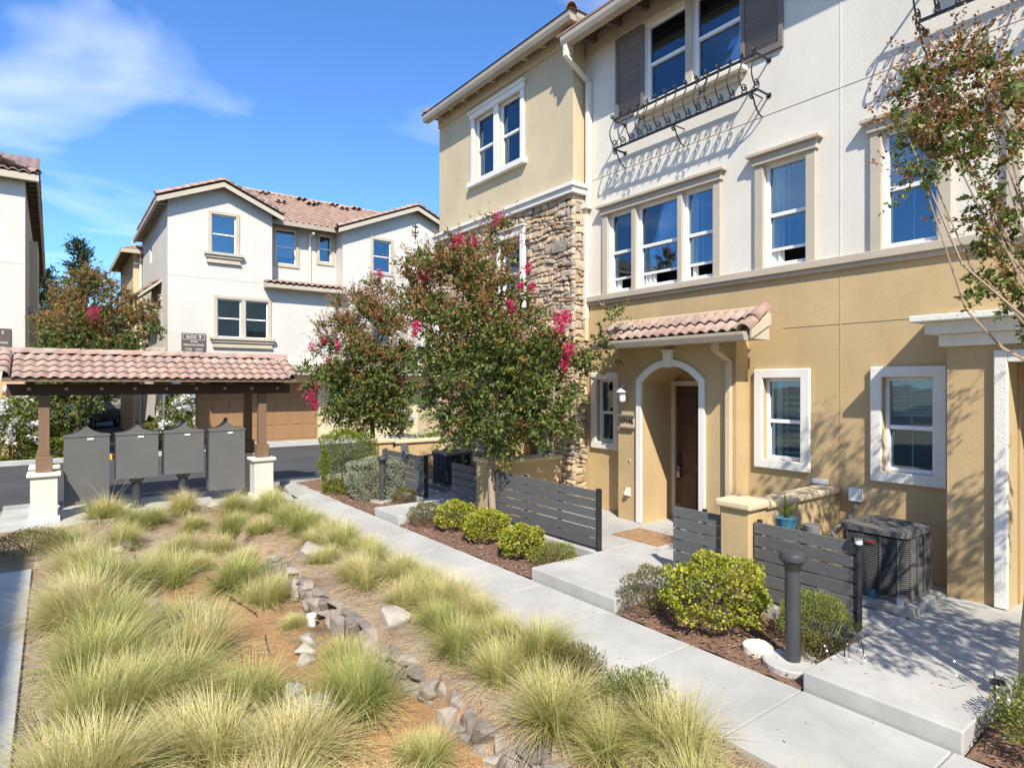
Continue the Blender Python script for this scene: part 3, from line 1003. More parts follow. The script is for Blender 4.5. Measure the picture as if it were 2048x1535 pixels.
m.add([(e0, f0, 8.96), (e0, f1, 8.96), (10, f1, 8.96), (10, f0, 8.96), (9.4, 9.9, 9.85), (9.4, 11.2, 9.85), (10, 9.9, 9.85), (10, 11.2, 9.85)],
      [(0, 4, 5, 1), (0, 3, 6, 4), (1, 5, 7, 2), (0, 1, 2, 3), (4, 6, 7, 5)])
m.build('roof', 'tile_far', house)
bt = barrel_tile(.34, .095)
for p, q in (((7.24, 7.88, 8.97), (9.4, 9.9, 9.88)), ((7.24, 13.2, 8.97), (9.4, 11.2, 9.88))):
    p, q = Vector(p), Vector(q)
    d = (q - p).normalized()
    Fm = slope_frame(p, d.cross(Vector((0, 0, 1))), d)
    for i in range(5):
        place('roof_tile', bt, house, Fm @ Matrix.Translation((0, .3 * i, .01)) @ Matrix.Rotation(rad(-3), 4, 'X'))


# ---- stone cladding of the bay
def clip(poly, px, pz, nx_, nz_):
    out = []
    for i in range(len(poly)):
        a, b = poly[i], poly[(i + 1) % len(poly)]
        da, db = (a[0] - px) * nx_ + (a[1] - pz) * nz_, (b[0] - px) * nx_ + (b[1] - pz) * nz_
        if da <= 0:
            out.append(a)
        if da * db < 0:
            t = da / (da - db)
            out.append((a[0] + (b[0] - a[0]) * t, a[1] + (b[1] - a[1]) * t))
    return out


def rubble(x0, x1, z0, z1, holes, seed, wmin=.10, wmax=.36):
    """uneven courses of split stone: (centre x, centre z, outline)"""
    rng = random.Random(seed)
    wav = lambda x, z: .028 * math.sin(x * 3.1 + z * 9) + .016 * math.sin(x * 8.3 - z * 5)
    cells, z, k = [], z0, 0
    while z < z1 - .02:
        h = min(rng.choice((.065, .085, .11, .13, .16, .20)), z1 - z)
        if z1 - z - h < .05:
            h = z1 - z
        x = x0
        while x < x1 - .01:
            w_ = min(rng.uniform(wmin, wmax) * (.7 + h * 2.2), x1 - x)
            if x1 - x - w_ < .07:
                w_ = x1 - x
            bots = [(x, x + w_, z, z + h)]
            u = rng.random()
            if u < .42 and h > .13:
                s_ = z + h * rng.uniform(.35, .65)
                bots = [(x, x + w_, z, s_), (x, x + w_, s_, z + h)]
            elif u < .55 and h > .16 and w_ > .2:
                s_, q = z + h * rng.uniform(.4, .6), x + w_ * rng.uniform(.35, .65)
                bots = [(x, q, z, s_), (q, x + w_, z, s_), (x, x + w_, s_, z + h)]
            for (a, b, c, d) in bots:
                e = lambda x_, z_: (x_ + (rng.uniform(-.022, .022) if x0 < x_ < x1 else 0), min(z1, max(z0, z_ + (wav(x_, z_) + rng.uniform(-.014, .014) if z0 < z_ < z1 else 0))))
                m_ = (a + b) / 2
                poly = [e(a, c), e(m_, c), e(b, c), e(b, d), e(m_, d), e(a, d)]
                px, pz = m_, (c + d) / 2
                if any(h_[0] < px < h_[1] and h_[2] < pz < h_[3] for h_ in holes):
                    continue
                for h_ in holes:
                    if max(p[0] for p in poly) > h_[0] and min(p[0] for p in poly) < h_[1] and max(p[1] for p in poly) > h_[2] and min(p[1] for p in poly) < h_[3]:
                        if px < h_[0]: poly = clip(poly, h_[0], 0, 1, 0)
                        elif px > h_[1]: poly = clip(poly, h_[1], 0, -1, 0)
                        elif pz < h_[2]: poly = clip(poly, 0, h_[2], 0, 1)
                        else: poly = clip(poly, 0, h_[3], 0, -1)
                if len(poly) > 2:
                    cells.append((px, pz, poly))
            x += w_
        z += h
    return cells


def stone_shape(mb, poly, rng, depth):
    """one stone: joint gap, worn rim, uneven domed face; local y is inward"""
    n = len(poly)
    cx_, cz_ = sum(p[0] for p in poly) / n, sum(p[1] for p in poly) / n
    pts = []
    for i in range(n):                                     # cut the corners so that the outline is not sharp
        a, b = poly[i], poly[(i + 1) % n]
        l = math.hypot(b[0] - a[0], b[1] - a[1])
        if l < .015:
            continue
        t = min(.3, .022 / l)
        j = rng.uniform(-.006, .006)
        pts += [(a[0] + (b[0] - a[0]) * t, a[1] + (b[1] - a[1]) * t + j), (a[0] + (b[0] - a[0]) * (1 - t), a[1] + (b[1] - a[1]) * (1 - t) - j)]
    n = len(pts)
    if n < 3:
        return
    tx, tz = rng.uniform(-.12, .12), rng.uniform(-.18, .18)
    def ring(inset, d):
        o = []
        for x, z in pts:
            l = math.hypot(x - cx_, z - cz_) + 1e-6
            k_ = max(.2, (l - inset) / l)
            xx, zz = cx_ + (x - cx_) * k_, cz_ + (z - cz_) * k_
            o.append((xx, -(d + (xx - cx_) * tx + (zz - cz_) * tz + (rng.uniform(-.006, .006) if inset > .008 else 0)), zz))
        return o
    vs = ring(.005, -.02) + ring(.006, depth * .55) + ring(.024, depth)
    vs.append((cx_, -(depth + rng.uniform(0, .014)), cz_))
    fs = []
    for r in range(2):
        for i in range(n):
            fs.append((r * n + i, r * n + (i + 1) % n, (r + 1) * n + (i + 1) % n, (r + 1) * n + i))
    fs += [(2 * n + i, 2 * n + (i + 1) % n, 3 * n) for i in range(n)]
    mb.add(vs, fs)


st_holes = [hole(9.60, 10.64, 3.95, 5.55), hole(9.0, 10.45, 0, 2.72)]
m = MB(TB)
wall_holes(m, -13.07, -8.25, 0, 5.9, [hole(9.74, 10.5, 4.05, 5.40), hole(9.15, 10.3, .125, 2.5)])
m.quad((-8.25, 0, 0), (-8.25, .33, 0), (-8.25, .33, 5.9), (-8.25, 0, 5.9))
clad = m.build('stone_cladding', 'mortar', house)
cells = rubble(-13.07, -8.19, .02, 5.87, st_holes, 5)
cells.sort(key=lambda c: -c[0] + (1.6 if c[1] < 3.2 and c[0] < -8.9 else 0))
rs = R
rest = MB(TB)
TS = TY(8.25) @ Matrix.Translation((7.60, 0, 0))
side = rubble(-.005, .34, .02, 5.87, [], 9, .12, .3)
n_st = 0
for c in side:
    m = MB(TS)
    stone_shape(m, c[2], rs, rs.uniform(.03, .055))
    m.build('stone', 'stone', clad)
    n_st += 1
for c in cells:
    if n_st < 298:
        m = MB(TB)
        stone_shape(m, c[2], rs, rs.uniform(.025, .065))
        m.build('stone', 'stone', clad)
        n_st += 1
    else:
        stone_shape(rest, c[2], rs, rs.uniform(.025, .065))
rest.build('stones', 'stone', clad, kind='stuff')
w = window(house, TB, *hole(9.74, 10.5, 4.05, 5.40), .05, 'left_curtain', True, .47)
frame_trim(w, TB, *hole(9.74, 10.5, 4.05, 5.40), .12, .09, 'white_trim', head=(.05, .08, .13))
# neighbour's entry in the bay, mostly behind the tree
a, b = Yr(9.15, 10.3)
m = MB(TB)
m.box(a - .12, a, -.10, -.002, .14, 2.62).box(b, b + .12, -.10, -.002, .14, 2.62).box(a, b, -.10, -.002, 2.50, 2.62)
m.build('door_surround', 'white_trim', house, bevel=.01)
d = MB(TB).box(a + .02, b - .02, .45, .50, .14, 2.5).build('entry_door', 'door', house)
MB(TB).box(a + .02, b - .02, .52, .55, .14, 2.55).box(a, a + .02, 0, .5, .14, 2.5).box(b - .02, b, 0, .5, .14, 2.5).box(a, b, 0, .5, 2.5, 2.52).build('door_reveal', 'tan_stucco', house)


# ---- pent roofs over the entries
def pent(y0, y1, xw, zt, xg, zg, rows, name_tiles=True, rake0=True):
    pr = MB()
    pr.ext([(xg + .02, zg - .03), (xw, zg - .03), (xw, zt - .03), (xg + .02, zg + .07)], y0 + .02, y1 - .02, 'xz')
    base = pr.build('pent_roof', 'taupe_trim', house)
    MB().ext([(xg - .10, zg - .06), (xg + .015, zg - .06), (xg + .015, zg + .06), (xg - .13, zg + .06), (xg - .13, zg + .02)], y0 + .05, y1, 'xz').build('gutter', 'gutter', house, bevel=.008)
    up = Vector((xw - xg, 0, zt - zg - .09))
    L_ = up.length
    Fm = slope_frame((xg - .05, y0 + .14, zg + .075), (0, 1, 0), up)
    # frame has normal = along x up; flip along so that the normal points up
    if Fm.col[2].z < 0:
        Fm = slope_frame((xg - .05, y1 - .02, zg + .075), (0, -1, 0), up)
    n = int((y1 - y0 - .16) / .168)
    rl = L_ / rows
    tl = s_tile(.168, rl + .06)
    for r in range(rows):
        for c in range(n):
            place('roof_tile', tl, base, Fm @ Matrix.Translation((c * .168, r * rl, .012 + .012 * r)) @ Matrix.Rotation(rad(-2.2 + R.uniform(-.6, .6)), 4, 'X'))
    rt = barrel_tile(rl + .1, .10)
    for yy in (y0 + .09,) if rake0 else (y0 + .09, y1 - .09):
        for r in range(rows):
            G_ = slope_frame((xg - .05, yy, zg + .06), (0, -1, 0), up)
            place('rake_tile', rt, base, G_ @ Matrix.Translation((0, r * rl * .96, .02 + .006 * r)) @ Matrix.Rotation(rad(-3), 4, 'X'))
    MB().ext([(xg - .03, zg - .03), (xw, zt - .20), (xw, zt - .06), (xg - .03, zg + .08)], y0 - .01, y0 + .018, 'xz').build('rake_board', 'taupe_trim', base)
    MB().box(xw - .045, xw + .001, y0 + .1, y1, zt - .01, zt + .05).build('flashing', 'cap_tan', base, bevel=.015)


# entry block with arched opening
bl_x0, bl_x1 = -7.157, -4.93
m = MB(TK)
ax0, ax1, spring, top = -6.63, -5.52, 2.42, 2.68
na = 14
arc = []
for i in range(na + 1):
    t = i / na
    x = ax0 + (ax1 - ax0) * t
    arc.append((x, spring + (top - spring) * (1 - abs(2 * t - 1) ** 2.2)))
m.quad((bl_x0, 0, 0), (ax0, 0, 0), (ax0, 0, spring), (bl_x0, 0, spring))
m.quad((ax1, 0, 0), (bl_x1, 0, 0), (bl_x1, 0, spring), (ax1, 0, spring))
m.quad((bl_x0, 0, spring), (ax0, 0, spring), (ax0, 0, 3.4), (bl_x0, 0, 3.4))
m.quad((ax1, 0, spring), (bl_x1, 0, spring), (bl_x1, 0, 3.4), (ax1, 0, 3.4))
for i in range(na):
    p, q = arc[i], arc[i + 1]
    m.quad((p[0], 0, p[1]), (q[0], 0, q[1]), (q[0], 0, 3.4), (p[0], 0, 3.4))
    m.quad((p[0], 0, p[1]), (p[0], .82, p[1]), (q[0], .82, q[1]), (q[0], 0, q[1]))
m.quad((ax0, 0, 0), (ax0, 0, spring), (ax0, .82, spring), (ax0, .82, 0))
m.quad((ax1, 0, 0), (ax1, .82, 0), (ax1, .82, spring), (ax1, 0, spring))
m.quad((bl_x0, 0, 0), (bl_x0, 0, 3.4), (bl_x0, .3, 3.4), (bl_x0, .3, 0))
m.quad((bl_x1, 0, 0), (bl_x1, .3, 0), (bl_x1, .3, 3.4), (bl_x1, 0, 3.4))
m.quad((ax0, .82, 0), (ax1, .82, 0), (ax1, .82, 2.7), (ax0, .82, 2.7))
m.build('entry_block', 'tan_stucco', house)
# arch surround as one moulded ring, keystone
m = MB(TK)
outer = []
w_t = .095
for i in range(na + 1):
    t = i / na
    x = (ax0 - w_t) + (ax1 - ax0 + 2 * w_t) * t
    outer.append((x, spring + .05 + (top + w_t - .05 - spring) * (1 - abs(2 * t - 1) ** 2.2)))
for i in range(na):
    a, b, c, d = arc[i], arc[i + 1], outer[i + 1], outer[i]
    m.add([(a[0], -.05, a[1]), (b[0], -.05, b[1]), (c[0], -.05, c[1]), (d[0], -.05, d[1]), (a[0], -.002, a[1]), (b[0], -.002, b[1]), (c[0], -.002, c[1]), (d[0], -.002, d[1])],
          [(0, 1, 2, 3), (3, 2, 6, 7), (0, 4, 5, 1)])
for sx, sy in ((ax0 - w_t, ax0), (ax1, ax1 + w_t)):
    zl, zr = (spring + .05, spring) if sx < ax0 else (spring, spring + .05)
    m.ext([(sx, .15), (sy, .15), (sy, zr), (sx, zl)], -.05, -.002)
m.build('arch_surround', 'white_trim', house)
MB(TK).ext([(-6.16, 2.90), (-5.99, 2.90), (-6.01, 2.66), (-6.14, 2.66)], -.085, -.003).box(-6.18, -5.97, -.095, -.004, 2.90, 2.93).build('keystone', 'white_trim', house, bevel=.006)
# door set deep in the arch
TD = TX(8.44)
MB(TD).box(-6.64, -6.56, -.06, .03, .15, 2.45).box(-5.60, -5.52, -.06, .03, .15, 2.45).box(-6.56, -5.60, -.06, .03, 2.37, 2.45).box(-6.56, -5.60, -.05, .03, .141, .17).build('door_frame', 'cap_tan', house, bevel=.006)
m = MB(TD)
m.box(-6.555, -5.605, -.012, .03, .175, 2.365)
door = m.build('front_door', 'door', house)
for zx, (z0, z1) in enumerate(((.30, .95), (1.08, 1.78), (1.90, 2.24))):
    for x0 in (-6.45, -6.02):
        p = MB(TD)
        p.box(x0, x0 + .33, -.020, -.0125, z0, z1).box(x0 + .03, x0 + .30, -.030, -.0205, z0 + .03, z1 - .03)
        p.build('door_panel', 'door', door, bevel=.006)
MB(TD).tube([(-6.48, -.02, 1.02), (-6.48, -.075, 1.04), (-6.48, -.085, 1.12), (-6.48, -.075, 1.20), (-6.48, -.02, 1.22)], .012, 8).box(-6.51, -6.45, -.022, -.013, .98, 1.26).build('door_handle', 'black_metal', door)
MB(TD).lathe([(.03, 0), (.03, .02)], (0, 0, 0), 12).build('peephole', 'black_metal', door).matrix_basis = wm(door).inverted() @ TD @ Matrix.Translation((-6.48, -.013, 1.36)) @ Matrix.Rotation(rad(90), 4, 'X')
kn = thing('door_knocker', 'small pale U-shaped knocker hanging on the dark brown front door', 'knocker', (8.40, 6.04, 1.50))
MB(TD).tube([(-6.06, -.045, 1.57), (-6.06, -.045, 1.46), (-6.04, -.045, 1.435), (-6.02, -.045, 1.46), (-6.02, -.045, 1.57)], .006, 6).build('ring', 'lamp_white', kn)
MB(TD).box(-6.066, -6.014, -.0455, -.032, 1.57, 1.585).build('mount', 'lamp_white', kn)
lb = thing('key_lockbox', 'small grey key lockbox hanging from the front door handle', 'lockbox', (8.36, 6.48, .90))
MB(TD).box(-6.51, -6.44, -.09, -.045, .84, .94).build('body', 'steel', lb, bevel=.01)
MB(TD).tube([(-6.495, -.067, .94), (-6.495, -.067, 1.0), (-6.475, -.067, 1.02), (-6.455, -.067, 1.0), (-6.455, -.067, .94)], .006, 6).build('shackle', 'chrome', lb)
pent(4.42, 7.28, 7.655, 3.40, 7.22, 3.02, 2)
pent(8.32, 10.7, 7.60, 3.50, 7.17, 3.10, 2)
# downspouts
m = MB()
m.box(7.24, 7.32, 4.98, 5.06, 2.86, 2.97)
m.add([(7.24, 4.98, 2.86), (7.32, 4.98, 2.86), (7.32, 5.06, 2.86), (7.24, 5.06, 2.86), (7.56, 4.98, 2.72), (7.64, 4.98, 2.72), (7.64, 5.06, 2.72), (7.56, 5.06, 2.72)],
      [(0, 1, 5, 4), (1, 2, 6, 5), (2, 3, 7, 6), (3, 0, 4, 7)])
m.box(7.57, 7.645, 4.98, 5.06, .2, 2.72)
m.build('downspout', 'cap_tan', house, bevel=.008)
m = MB()
m.box(7.30, 7.39, 8.08, 8.17, 8.25, 8.46)
m.add([(7.30, 8.08, 8.25), (7.39, 8.08, 8.25), (7.39, 8.17, 8.25), (7.30, 8.17, 8.25), (7.84, 8.08, 7.95), (7.93, 8.08, 7.95), (7.93, 8.17, 7.95), (7.84, 8.17, 7.95)],
      [(0, 1, 5, 4), (1, 2, 6, 5), (2, 3, 7, 6), (3, 0, 4, 7)])
m.box(7.85, 7.94, 8.08, 8.17, 5.72, 7.95).box(7.80, 7.94, 8.08, 8.24, 5.62, 5.719).box(7.85, 7.94, 8.16, 8.24, 3.6, 5.619)
m.build('downspout', 'cream_trim', house, bevel=.008)
MB().box(7.86, 7.94, 8.165, 8.235, 3.2, 3.598).build('downspout', 'cap_tan', house, bevel=.008)

# second entry block at the right: plain wall, stepped cornice, white-trimmed opening
m = MB(TK)
wall_holes(m, -2.41, 8.0, 0, 3.2, [(-1.88, -.35, .125, 2.62)], .28)
m.quad((-2.41, 0, 0), (-2.41, 0, 3.2), (-2.41, .3, 3.2), (-2.41, .3, 0))
m.build('entry_block', 'tan_stucco', house)
MB(TK).box(-1.99, -1.88, -.06, -.002, .15, 2.74).box(-.35, -.24, -.06, -.002, .15, 2.74).box(-1.88, -.35, -.06, -.002, 2.62, 2.74).build('door_surround', 'white_trim', house, bevel=.008)
m = MB(TK)
for o, z0, z1 in ((.06, 2.80, 2.93), (.16, 2.931, 3.06), (.27, 3.061, 3.13)):
    m.box(-2.41 - o, .4 + o, -o, .299, z0, z1)
m.build('entry_cornice', 'white_trim', house, bevel=.01)
d = MB(TX(8.5)).box(-1.88, -.35, 0, .05, .15, 2.62).build('entry_door', 'door', house)
MB(TX(7.95)).box(-1.94, -1.885, .001, .54, .15, 2.65).box(-.345, -.29, .001, .54, .15, 2.65).box(-1.885, -.345, .001, .54, 2.63, 2.68).build('door_reveal', 'tan_stucco', house)

# ================================================================== iron window guards
def spiral(c, r, turns, a0, sgn, n=14):
    """scroll in the local y-z plane at c = (x, y, z): shrinking radius"""
    out = []
    for i in range(n + 1):
        t = i / n
        a = a0 + sgn * turns * 2 * math.pi * t
        rr = r * (1 - .8 * t)
        out.append((c[0], c[1] + rr * math.cos(a), c[2] + rr * math.sin(a)))
    return out


def window_guard(y0, y1, label):
    g = thing('window_guard', label, 'window guard', (7.8, (y0 + y1) / 2, 6.4), 0, 'wrought-iron guards under the top-floor windows')
    x0, x1 = -y1, -y0
    zb, zt, o = 6.40, 6.89, -.30
    MB(TM).box(x0, x1, o - .016, o + .016, zt - .016, zt + .016).build('top_rail', 'black_metal', g)
    MB(TM).box(x0, x1, o - .015, o + .015, zb - .015, zb + .015).build('bottom_rail', 'black_metal', g)
    for x in (x0, x1):
        for z in (zt, zb):
            MB(TM).box(x - .011, x + .011, o + .012, 0, z - .010, z + .010).build('side_bar', 'black_metal', g)
            MB(TM).box(x - .03, x + .03, -.012, -.001, z - .03, z + .03).build('wall_plate', 'black_metal', g)
    n = 15
    for i in range(n):
        x = x0 + .02 + (x1 - x0 - .04) * i / (n - 1)
        m = MB(TM)
        pts = [(x, o + .02, zt)]
        for k in range(9):
            t = k / 8
            pts.append((x, o - .02 - .13 * math.sin(math.pi * min(1, t * 1.02)) ** 1.0 * (.35 + .65 * t), zt - .02 - (zt - zb - .07) * t))
        pts += [(x, o - .05, zb + .02), (x, o, zb)]
        m.tube(pts, .0105, 6)
        m.tube(spiral((x, o - .055, zt + .03), .05, 1.35, -.6, 1), .010, 5)
        m.tube([(x, o, zb)] + spiral((x, o + .01, zb + .095), .075, 1.5, -1.7, 1, 18), .0095, 5)
        m.build('baluster', 'black_metal', g)
    for f in (.27, .70):
        x = x0 + (x1 - x0) * f
        m = MB(TM)
        for s_ in (-1, 1):
            for z, r, a0 in ((zt - .06, .045, 0), (zt - .24, .045, 2.4), (zb + .09, .04, .8)):
                pts = [(x, o - .13, (zt + zb) / 2)]
                for k in range(12):
                    t = k / 11
                    a = a0 + s_ * 8 * t
                    pts.append((x + s_ * (.055 + r * (1 - .7 * t) * math.cos(a)), o - .12, z + r * (1 - .7 * t) * math.sin(a)))
                m.tube(pts, .006, 5)
        m.lathe([(.001, -.03), (.028, -.01), (.028, .01), (.001, .03)], (x, o - .13, (zt + zb) / 2), 8)
        m.build('scroll_rosette', 'black_metal', g)
    for f in (.0, .46, .955):
        x = x0 + .02 + (x1 - x0) * f
        m = MB(TM)
        m.tube(spiral((x, o + .02, zb - .055), .045, 1.2, 1.6, 1)[::-1] + [(x, o + .06, zb - .05), (x, o + .11, zb - .15), (x, o + .2, zb - .24), (x, -.01, zb - .27)], .011, 6)
        m.tube([(x, o, zb), (x, -.005, zb)], .010, 5)
        m.build('bracket', 'black_metal', g)
    return g


window_guard(4.61, 7.27, 'black wrought-iron guard with scrolls beneath the shuttered window near the downspout')
window_guard(.05, 2.71, 'black wrought-iron guard with scrolls above the crepe myrtle by the end porch')

# ================================================================== pillars, low walls, slat fences
def pillar_wall(x0, x1, y0, y1, wx1, label):
    p = thing('garden_wall', label, 'garden wall', ((x0 + x1) / 2, (y0 + y1) / 2, 0), 0, 'stucco pillars with low walls between the porches')
    MB().box(x0, x1, y0, y1, -.05, 1.06).build('pillar', 'tan_stucco', p, bevel=.01)
    MB().box(x0 - .045, x1 + .045, y0 - .045, y1 + .045, 1.061, 1.15).build('pillar_cap', 'cap_tan', p, bevel=.025)
    MB().box(x1, wx1, y0 + .07, y1 - .07, -.05, 1.02).build('wall', 'tan_stucco', p)
    MB().box(x1 + .046, wx1, y0 + .02, y1 - .02, 1.021, 1.10).build('wall_cap', 'cap_tan', p, bevel=.025)
    return p


pillar_wall(5.86, 6.20, 3.63, 3.97, 7.945, 'tan stucco pillar and low wall with the potted plant behind it')
pillar_wall(5.86, 6.20, 8.42, 8.80, 7.56, 'tan stucco pillar and low wall behind the crepe myrtle trunk')
pillar_wall(5.86, 6.20, 12.72, 13.1, 9.4, 'tan stucco pillar and low wall beside the clipped green hedge')


def slat_fence(y0, y1, posts, label):
    f = thing('slat_fence', label, 'fence', (5.95, (y0 + y1) / 2, .12), 0, 'grey slat fence panels along the porches')
    n, z0, pitch = 6, .165, .132
    for i in range(n):
        j = R.uniform(-.0025, .0025)
        MB().box(5.925 + j, 5.947 + j, y0, y1, z0 + i * pitch, z0 + i * pitch + pitch - .013).build('slat', 'slat', f, bevel=.003)
    sm = MB()
    for y in posts:
        MB().box(5.949, 5.99, y - .022, y + .022, .12, z0 + n * pitch + .012).build('post', 'black_metal', f, bevel=.003)
        for i in range(n):
            for z in (.03, .09):
                sm.lathe([(.007, 0), (.007, .004)], (0, 0, 0), 6)
                k_ = len(sm.v) - 12
                for q in range(k_, len(sm.v)):
                    a, b, c = sm.v[q]
                    sm.v[q] = (5.9225 - c, y + a, z0 + i * pitch + z + b)
    sm.build('screws', 'screw', f, kind='stuff')
    MB().box(5.90, 5.992, (y0 if posts[0] > y0 + .1 else y0) - .012, y0 - .001, .125, z0 + n * pitch + .012).build('end_post', 'black_metal', f)
    return f


slat_fence(5.92, 8.40, (5.96, 6.75, 7.55, 8.3), 'long grey slat fence panel from the trunk to the front door walk')
slat_fence(4.00, 4.66, (4.62, 4.25), 'short grey slat fence panel beside the doormat, meeting the tan pillar')
slat_fence(2.57, 3.61, (2.62, 3.1, 3.57), 'grey slat fence panel behind the bollard, screening the air conditioner')
slat_fence(8.82, 9.72, (9.66, 9.1), 'grey slat fence panel on the far side of the pillar behind the tree')
slat_fence(10.74, 12.70, (10.8, 11.75, 12.6), 'grey slat fence panel beside the silvery bush, before the far air conditioner')


# ================================================================== air conditioners
def ac_unit(x0, x1, y0, y1, z0, z1, label, badge):
    cx_, cy_ = (x0 + x1) / 2, (y0 + y1) / 2
    a = thing('air_conditioner', label, 'air conditioner', (cx_, cy_, .14), 0, 'outdoor air conditioners behind the fences')
    MB().box(x0 - .07, x1 + .07, y0 - .06, y1 + .06, .141, z0).build('pad', 'concrete_dark', a, bevel=.012)

    def rr(inset, rc=.09, k=5):
        p = []
        for (sx, sy, a0) in ((x1 - inset, y1 - inset, 0), (x0 + inset, y1 - inset, 90), (x0 + inset, y0 + inset, 180), (x1 - inset, y0 + inset, 270)):
            ccx = sx - rc if sx > cx_ else sx + rc
            ccy = sy - rc if sy > cy_ else sy + rc
            p += [(ccx + rc * math.cos(rad(a0 + 90 * i / k)), ccy + rc * math.sin(rad(a0 + 90 * i / k))) for i in range(k + 1)]
        return p
    MB().ext(rr(.02), z0, z1 - .06, 'xy').build('coil', 'ac_dark', a)
    MB().ext(rr(0), z0, z0 + .05, 'xy').build('base_pan', 'ac', a, bevel=.006)
    lv = MB()
    nz = int((z1 - z0 - .13) / .019)
    o_, i_ = rr(0), rr(.014)
    n = len(o_)
    for q in range(nz):
        z = z0 + .06 + q * .019
        vs = [(p[0], p[1], z) for p in o_] + [(p[0], p[1], z + .008) for p in i_]
        lv.add(vs, [(k, (k + 1) % n, n + (k + 1) % n, n + k) for k in range(n)])
    lv.build('louvres', 'ac', a, kind='stuff')
    for q in range(4):
        f = (q + .5) / 4
        for (xx, yy, dx, dy) in ((x0 - .004, y0 + (y1 - y0) * f, .01, .012), (x0 + (x1 - x0) * f, y0 - .004, .012, .01)):
            MB().box(xx, xx + dx, yy - dy / 2, yy + dy / 2, z0 + .05, z1 - .07).build('rib', 'ac', a)
    # top with fan well
    t = MB()
    oo = [(p[0], p[1]) for p in rr(-.012)]
    rw = min(x1 - x0, y1 - y0) * .40
    ii = [(cx_ + rw * math.cos(math.atan2(p[1] - cy_, p[0] - cx_)), cy_ + rw * math.sin(math.atan2(p[1] - cy_, p[0] - cx_))) for p in oo]
    vs = [(p[0], p[1], z1 - .07) for p in oo] + [(p[0], p[1], z1 - .015) for p in oo] + [(p[0], p[1], z1) for p in ii] + [(p[0], p[1], z1 - .10) for p in ii]
    fs = []
    for r_ in range(3):
        fs += [(r_ * n + k, r_ * n + (k + 1) % n, (r_ + 1) * n + (k + 1) % n, (r_ + 1) * n + k) for k in range(n)]
    t.add(vs, fs)
    t.build('top_cover', 'ac', a, smooth=True)
    MB().lathe([(rw, z1 - .11), (rw, z1 - .10)], (cx_, cy_, 0), 24).build('fan_well', 'ac_dark', a)
    g = MB()
    for q in range(7):
        r_ = rw * (q + 1) / 7
        g.tube([(cx_ + r_ * math.cos(2 * math.pi * k / 20), cy_ + r_ * math.sin(2 * math.pi * k / 20), z1 - .012) for k in range(21)], .003, 4, cap=False)
    for q in range(12):
        g.tube([(cx_, cy_, z1 - .008), (cx_ + rw * math.cos(q * math.pi / 6), cy_ + rw * math.sin(q * math.pi / 6), z1 - .012)], .003, 4)
    g.build('fan_grille', 'ac', a, kind='stuff')
    for q in range(3):
        an = q * 2 * math.pi / 3
        b_ = MB(Matrix.Translation((cx_, cy_, z1 - .07)) @ Matrix.Rotation(an, 4, 'Z') @ Matrix.Rotation(rad(18), 4, 'X'))
        b_.box(.05, rw * .9, -.06, .06, -.002, .002).build('fan_blade', 'ac_dark', a)
    if badge:
        bg = MB()
        bg.lathe([(.062, 0), (.062, .004)], (0, 0, 0), 20, 1.0, .30)
        bo = bg.build('badge', 'lamp_white', a)
        bo.matrix_basis = wm(a).inverted() @ Matrix.Translation((x0 - .009, y0 + .34, z1 - .15)) @ Matrix.Rotation(rad(-90), 4, 'Z') @ Matrix.Rotation(rad(90), 4, 'X')
        text('LENNOX', .034, TX(x0 - .016), -(y0 + .34), z1 - .152, 0, a, 'red')
    return a


def simple_disc(r, h, sx, sy, n=20):
    m_ = bpy.data.meshes.new('disc')
    vs = [(r * sx * math.cos(2 * math.pi * k / n), r * sy * math.sin(2 * math.pi * k / n), z) for z in (0, h) for k in range(n)]
    fs = [tuple(range(n))[::-1], tuple(range(n, 2 * n))] + [(k, (k + 1) % n, n + (k + 1) % n, n + k) for k in range(n)]
    m_.from_pydata(vs, [], fs)
    return m_


ac1 = ac_unit(6.65, 7.32, 2.43, 3.07, .24, .955, 'dark louvred air conditioner with a red-lettered badge in dappled shade', True)
ac_unit(6.62, 7.28, 11.05, 11.72, .24, .955, 'dark air conditioner by the stone wall beyond the tree', False)
for nm, y, z, lab in (('paper_tag', 2.72, .27, 'blue'), ('paper_tag', 2.47, .25, 'white_plastic')):
    MB().box(6.60, 6.604, y - .03, y + .03, z - .03, z + .06).build(nm, lab, ac1)

# ================================================================== bollards
def bollard(x, y, h, label):
    b = thing('bollard_light', label, 'bollard', (x, y, 0), 0, 'dark bollard lights along the path')
    MB().lathe([(.24, -.05), (.24, .05), (.225, .06)], (x, y, 0), 24).build('footing', 'concrete', b)
    MB().lathe([(.062, .06), (.062, h - .17)], (x, y, 0), 20).build('post', 'bollard', b, smooth=True)
    MB().lathe([(.062, h - .17), (.066, h - .13), (.086, h - .10), (.09, h - .085)], (x, y, 0), 20).build('lamp_throat', 'black_metal', b, smooth=True)
    MB().lathe([(.088, h - .085), (.105, h - .08), (.108, h - .06), (.108, h - .045), (.098, h - .02), (.07, h - .004), (.02, h)], (x, y, 0), 24).build('dome_cap', 'bollard', b, smooth=True)
    return b


bollard(5.02, 2.70, .99, 'dark grey bollard light with dome cap by the porch in front')
bollard(5.33, 11.42, .95, 'dark bollard light beside the silvery bush near the fence')
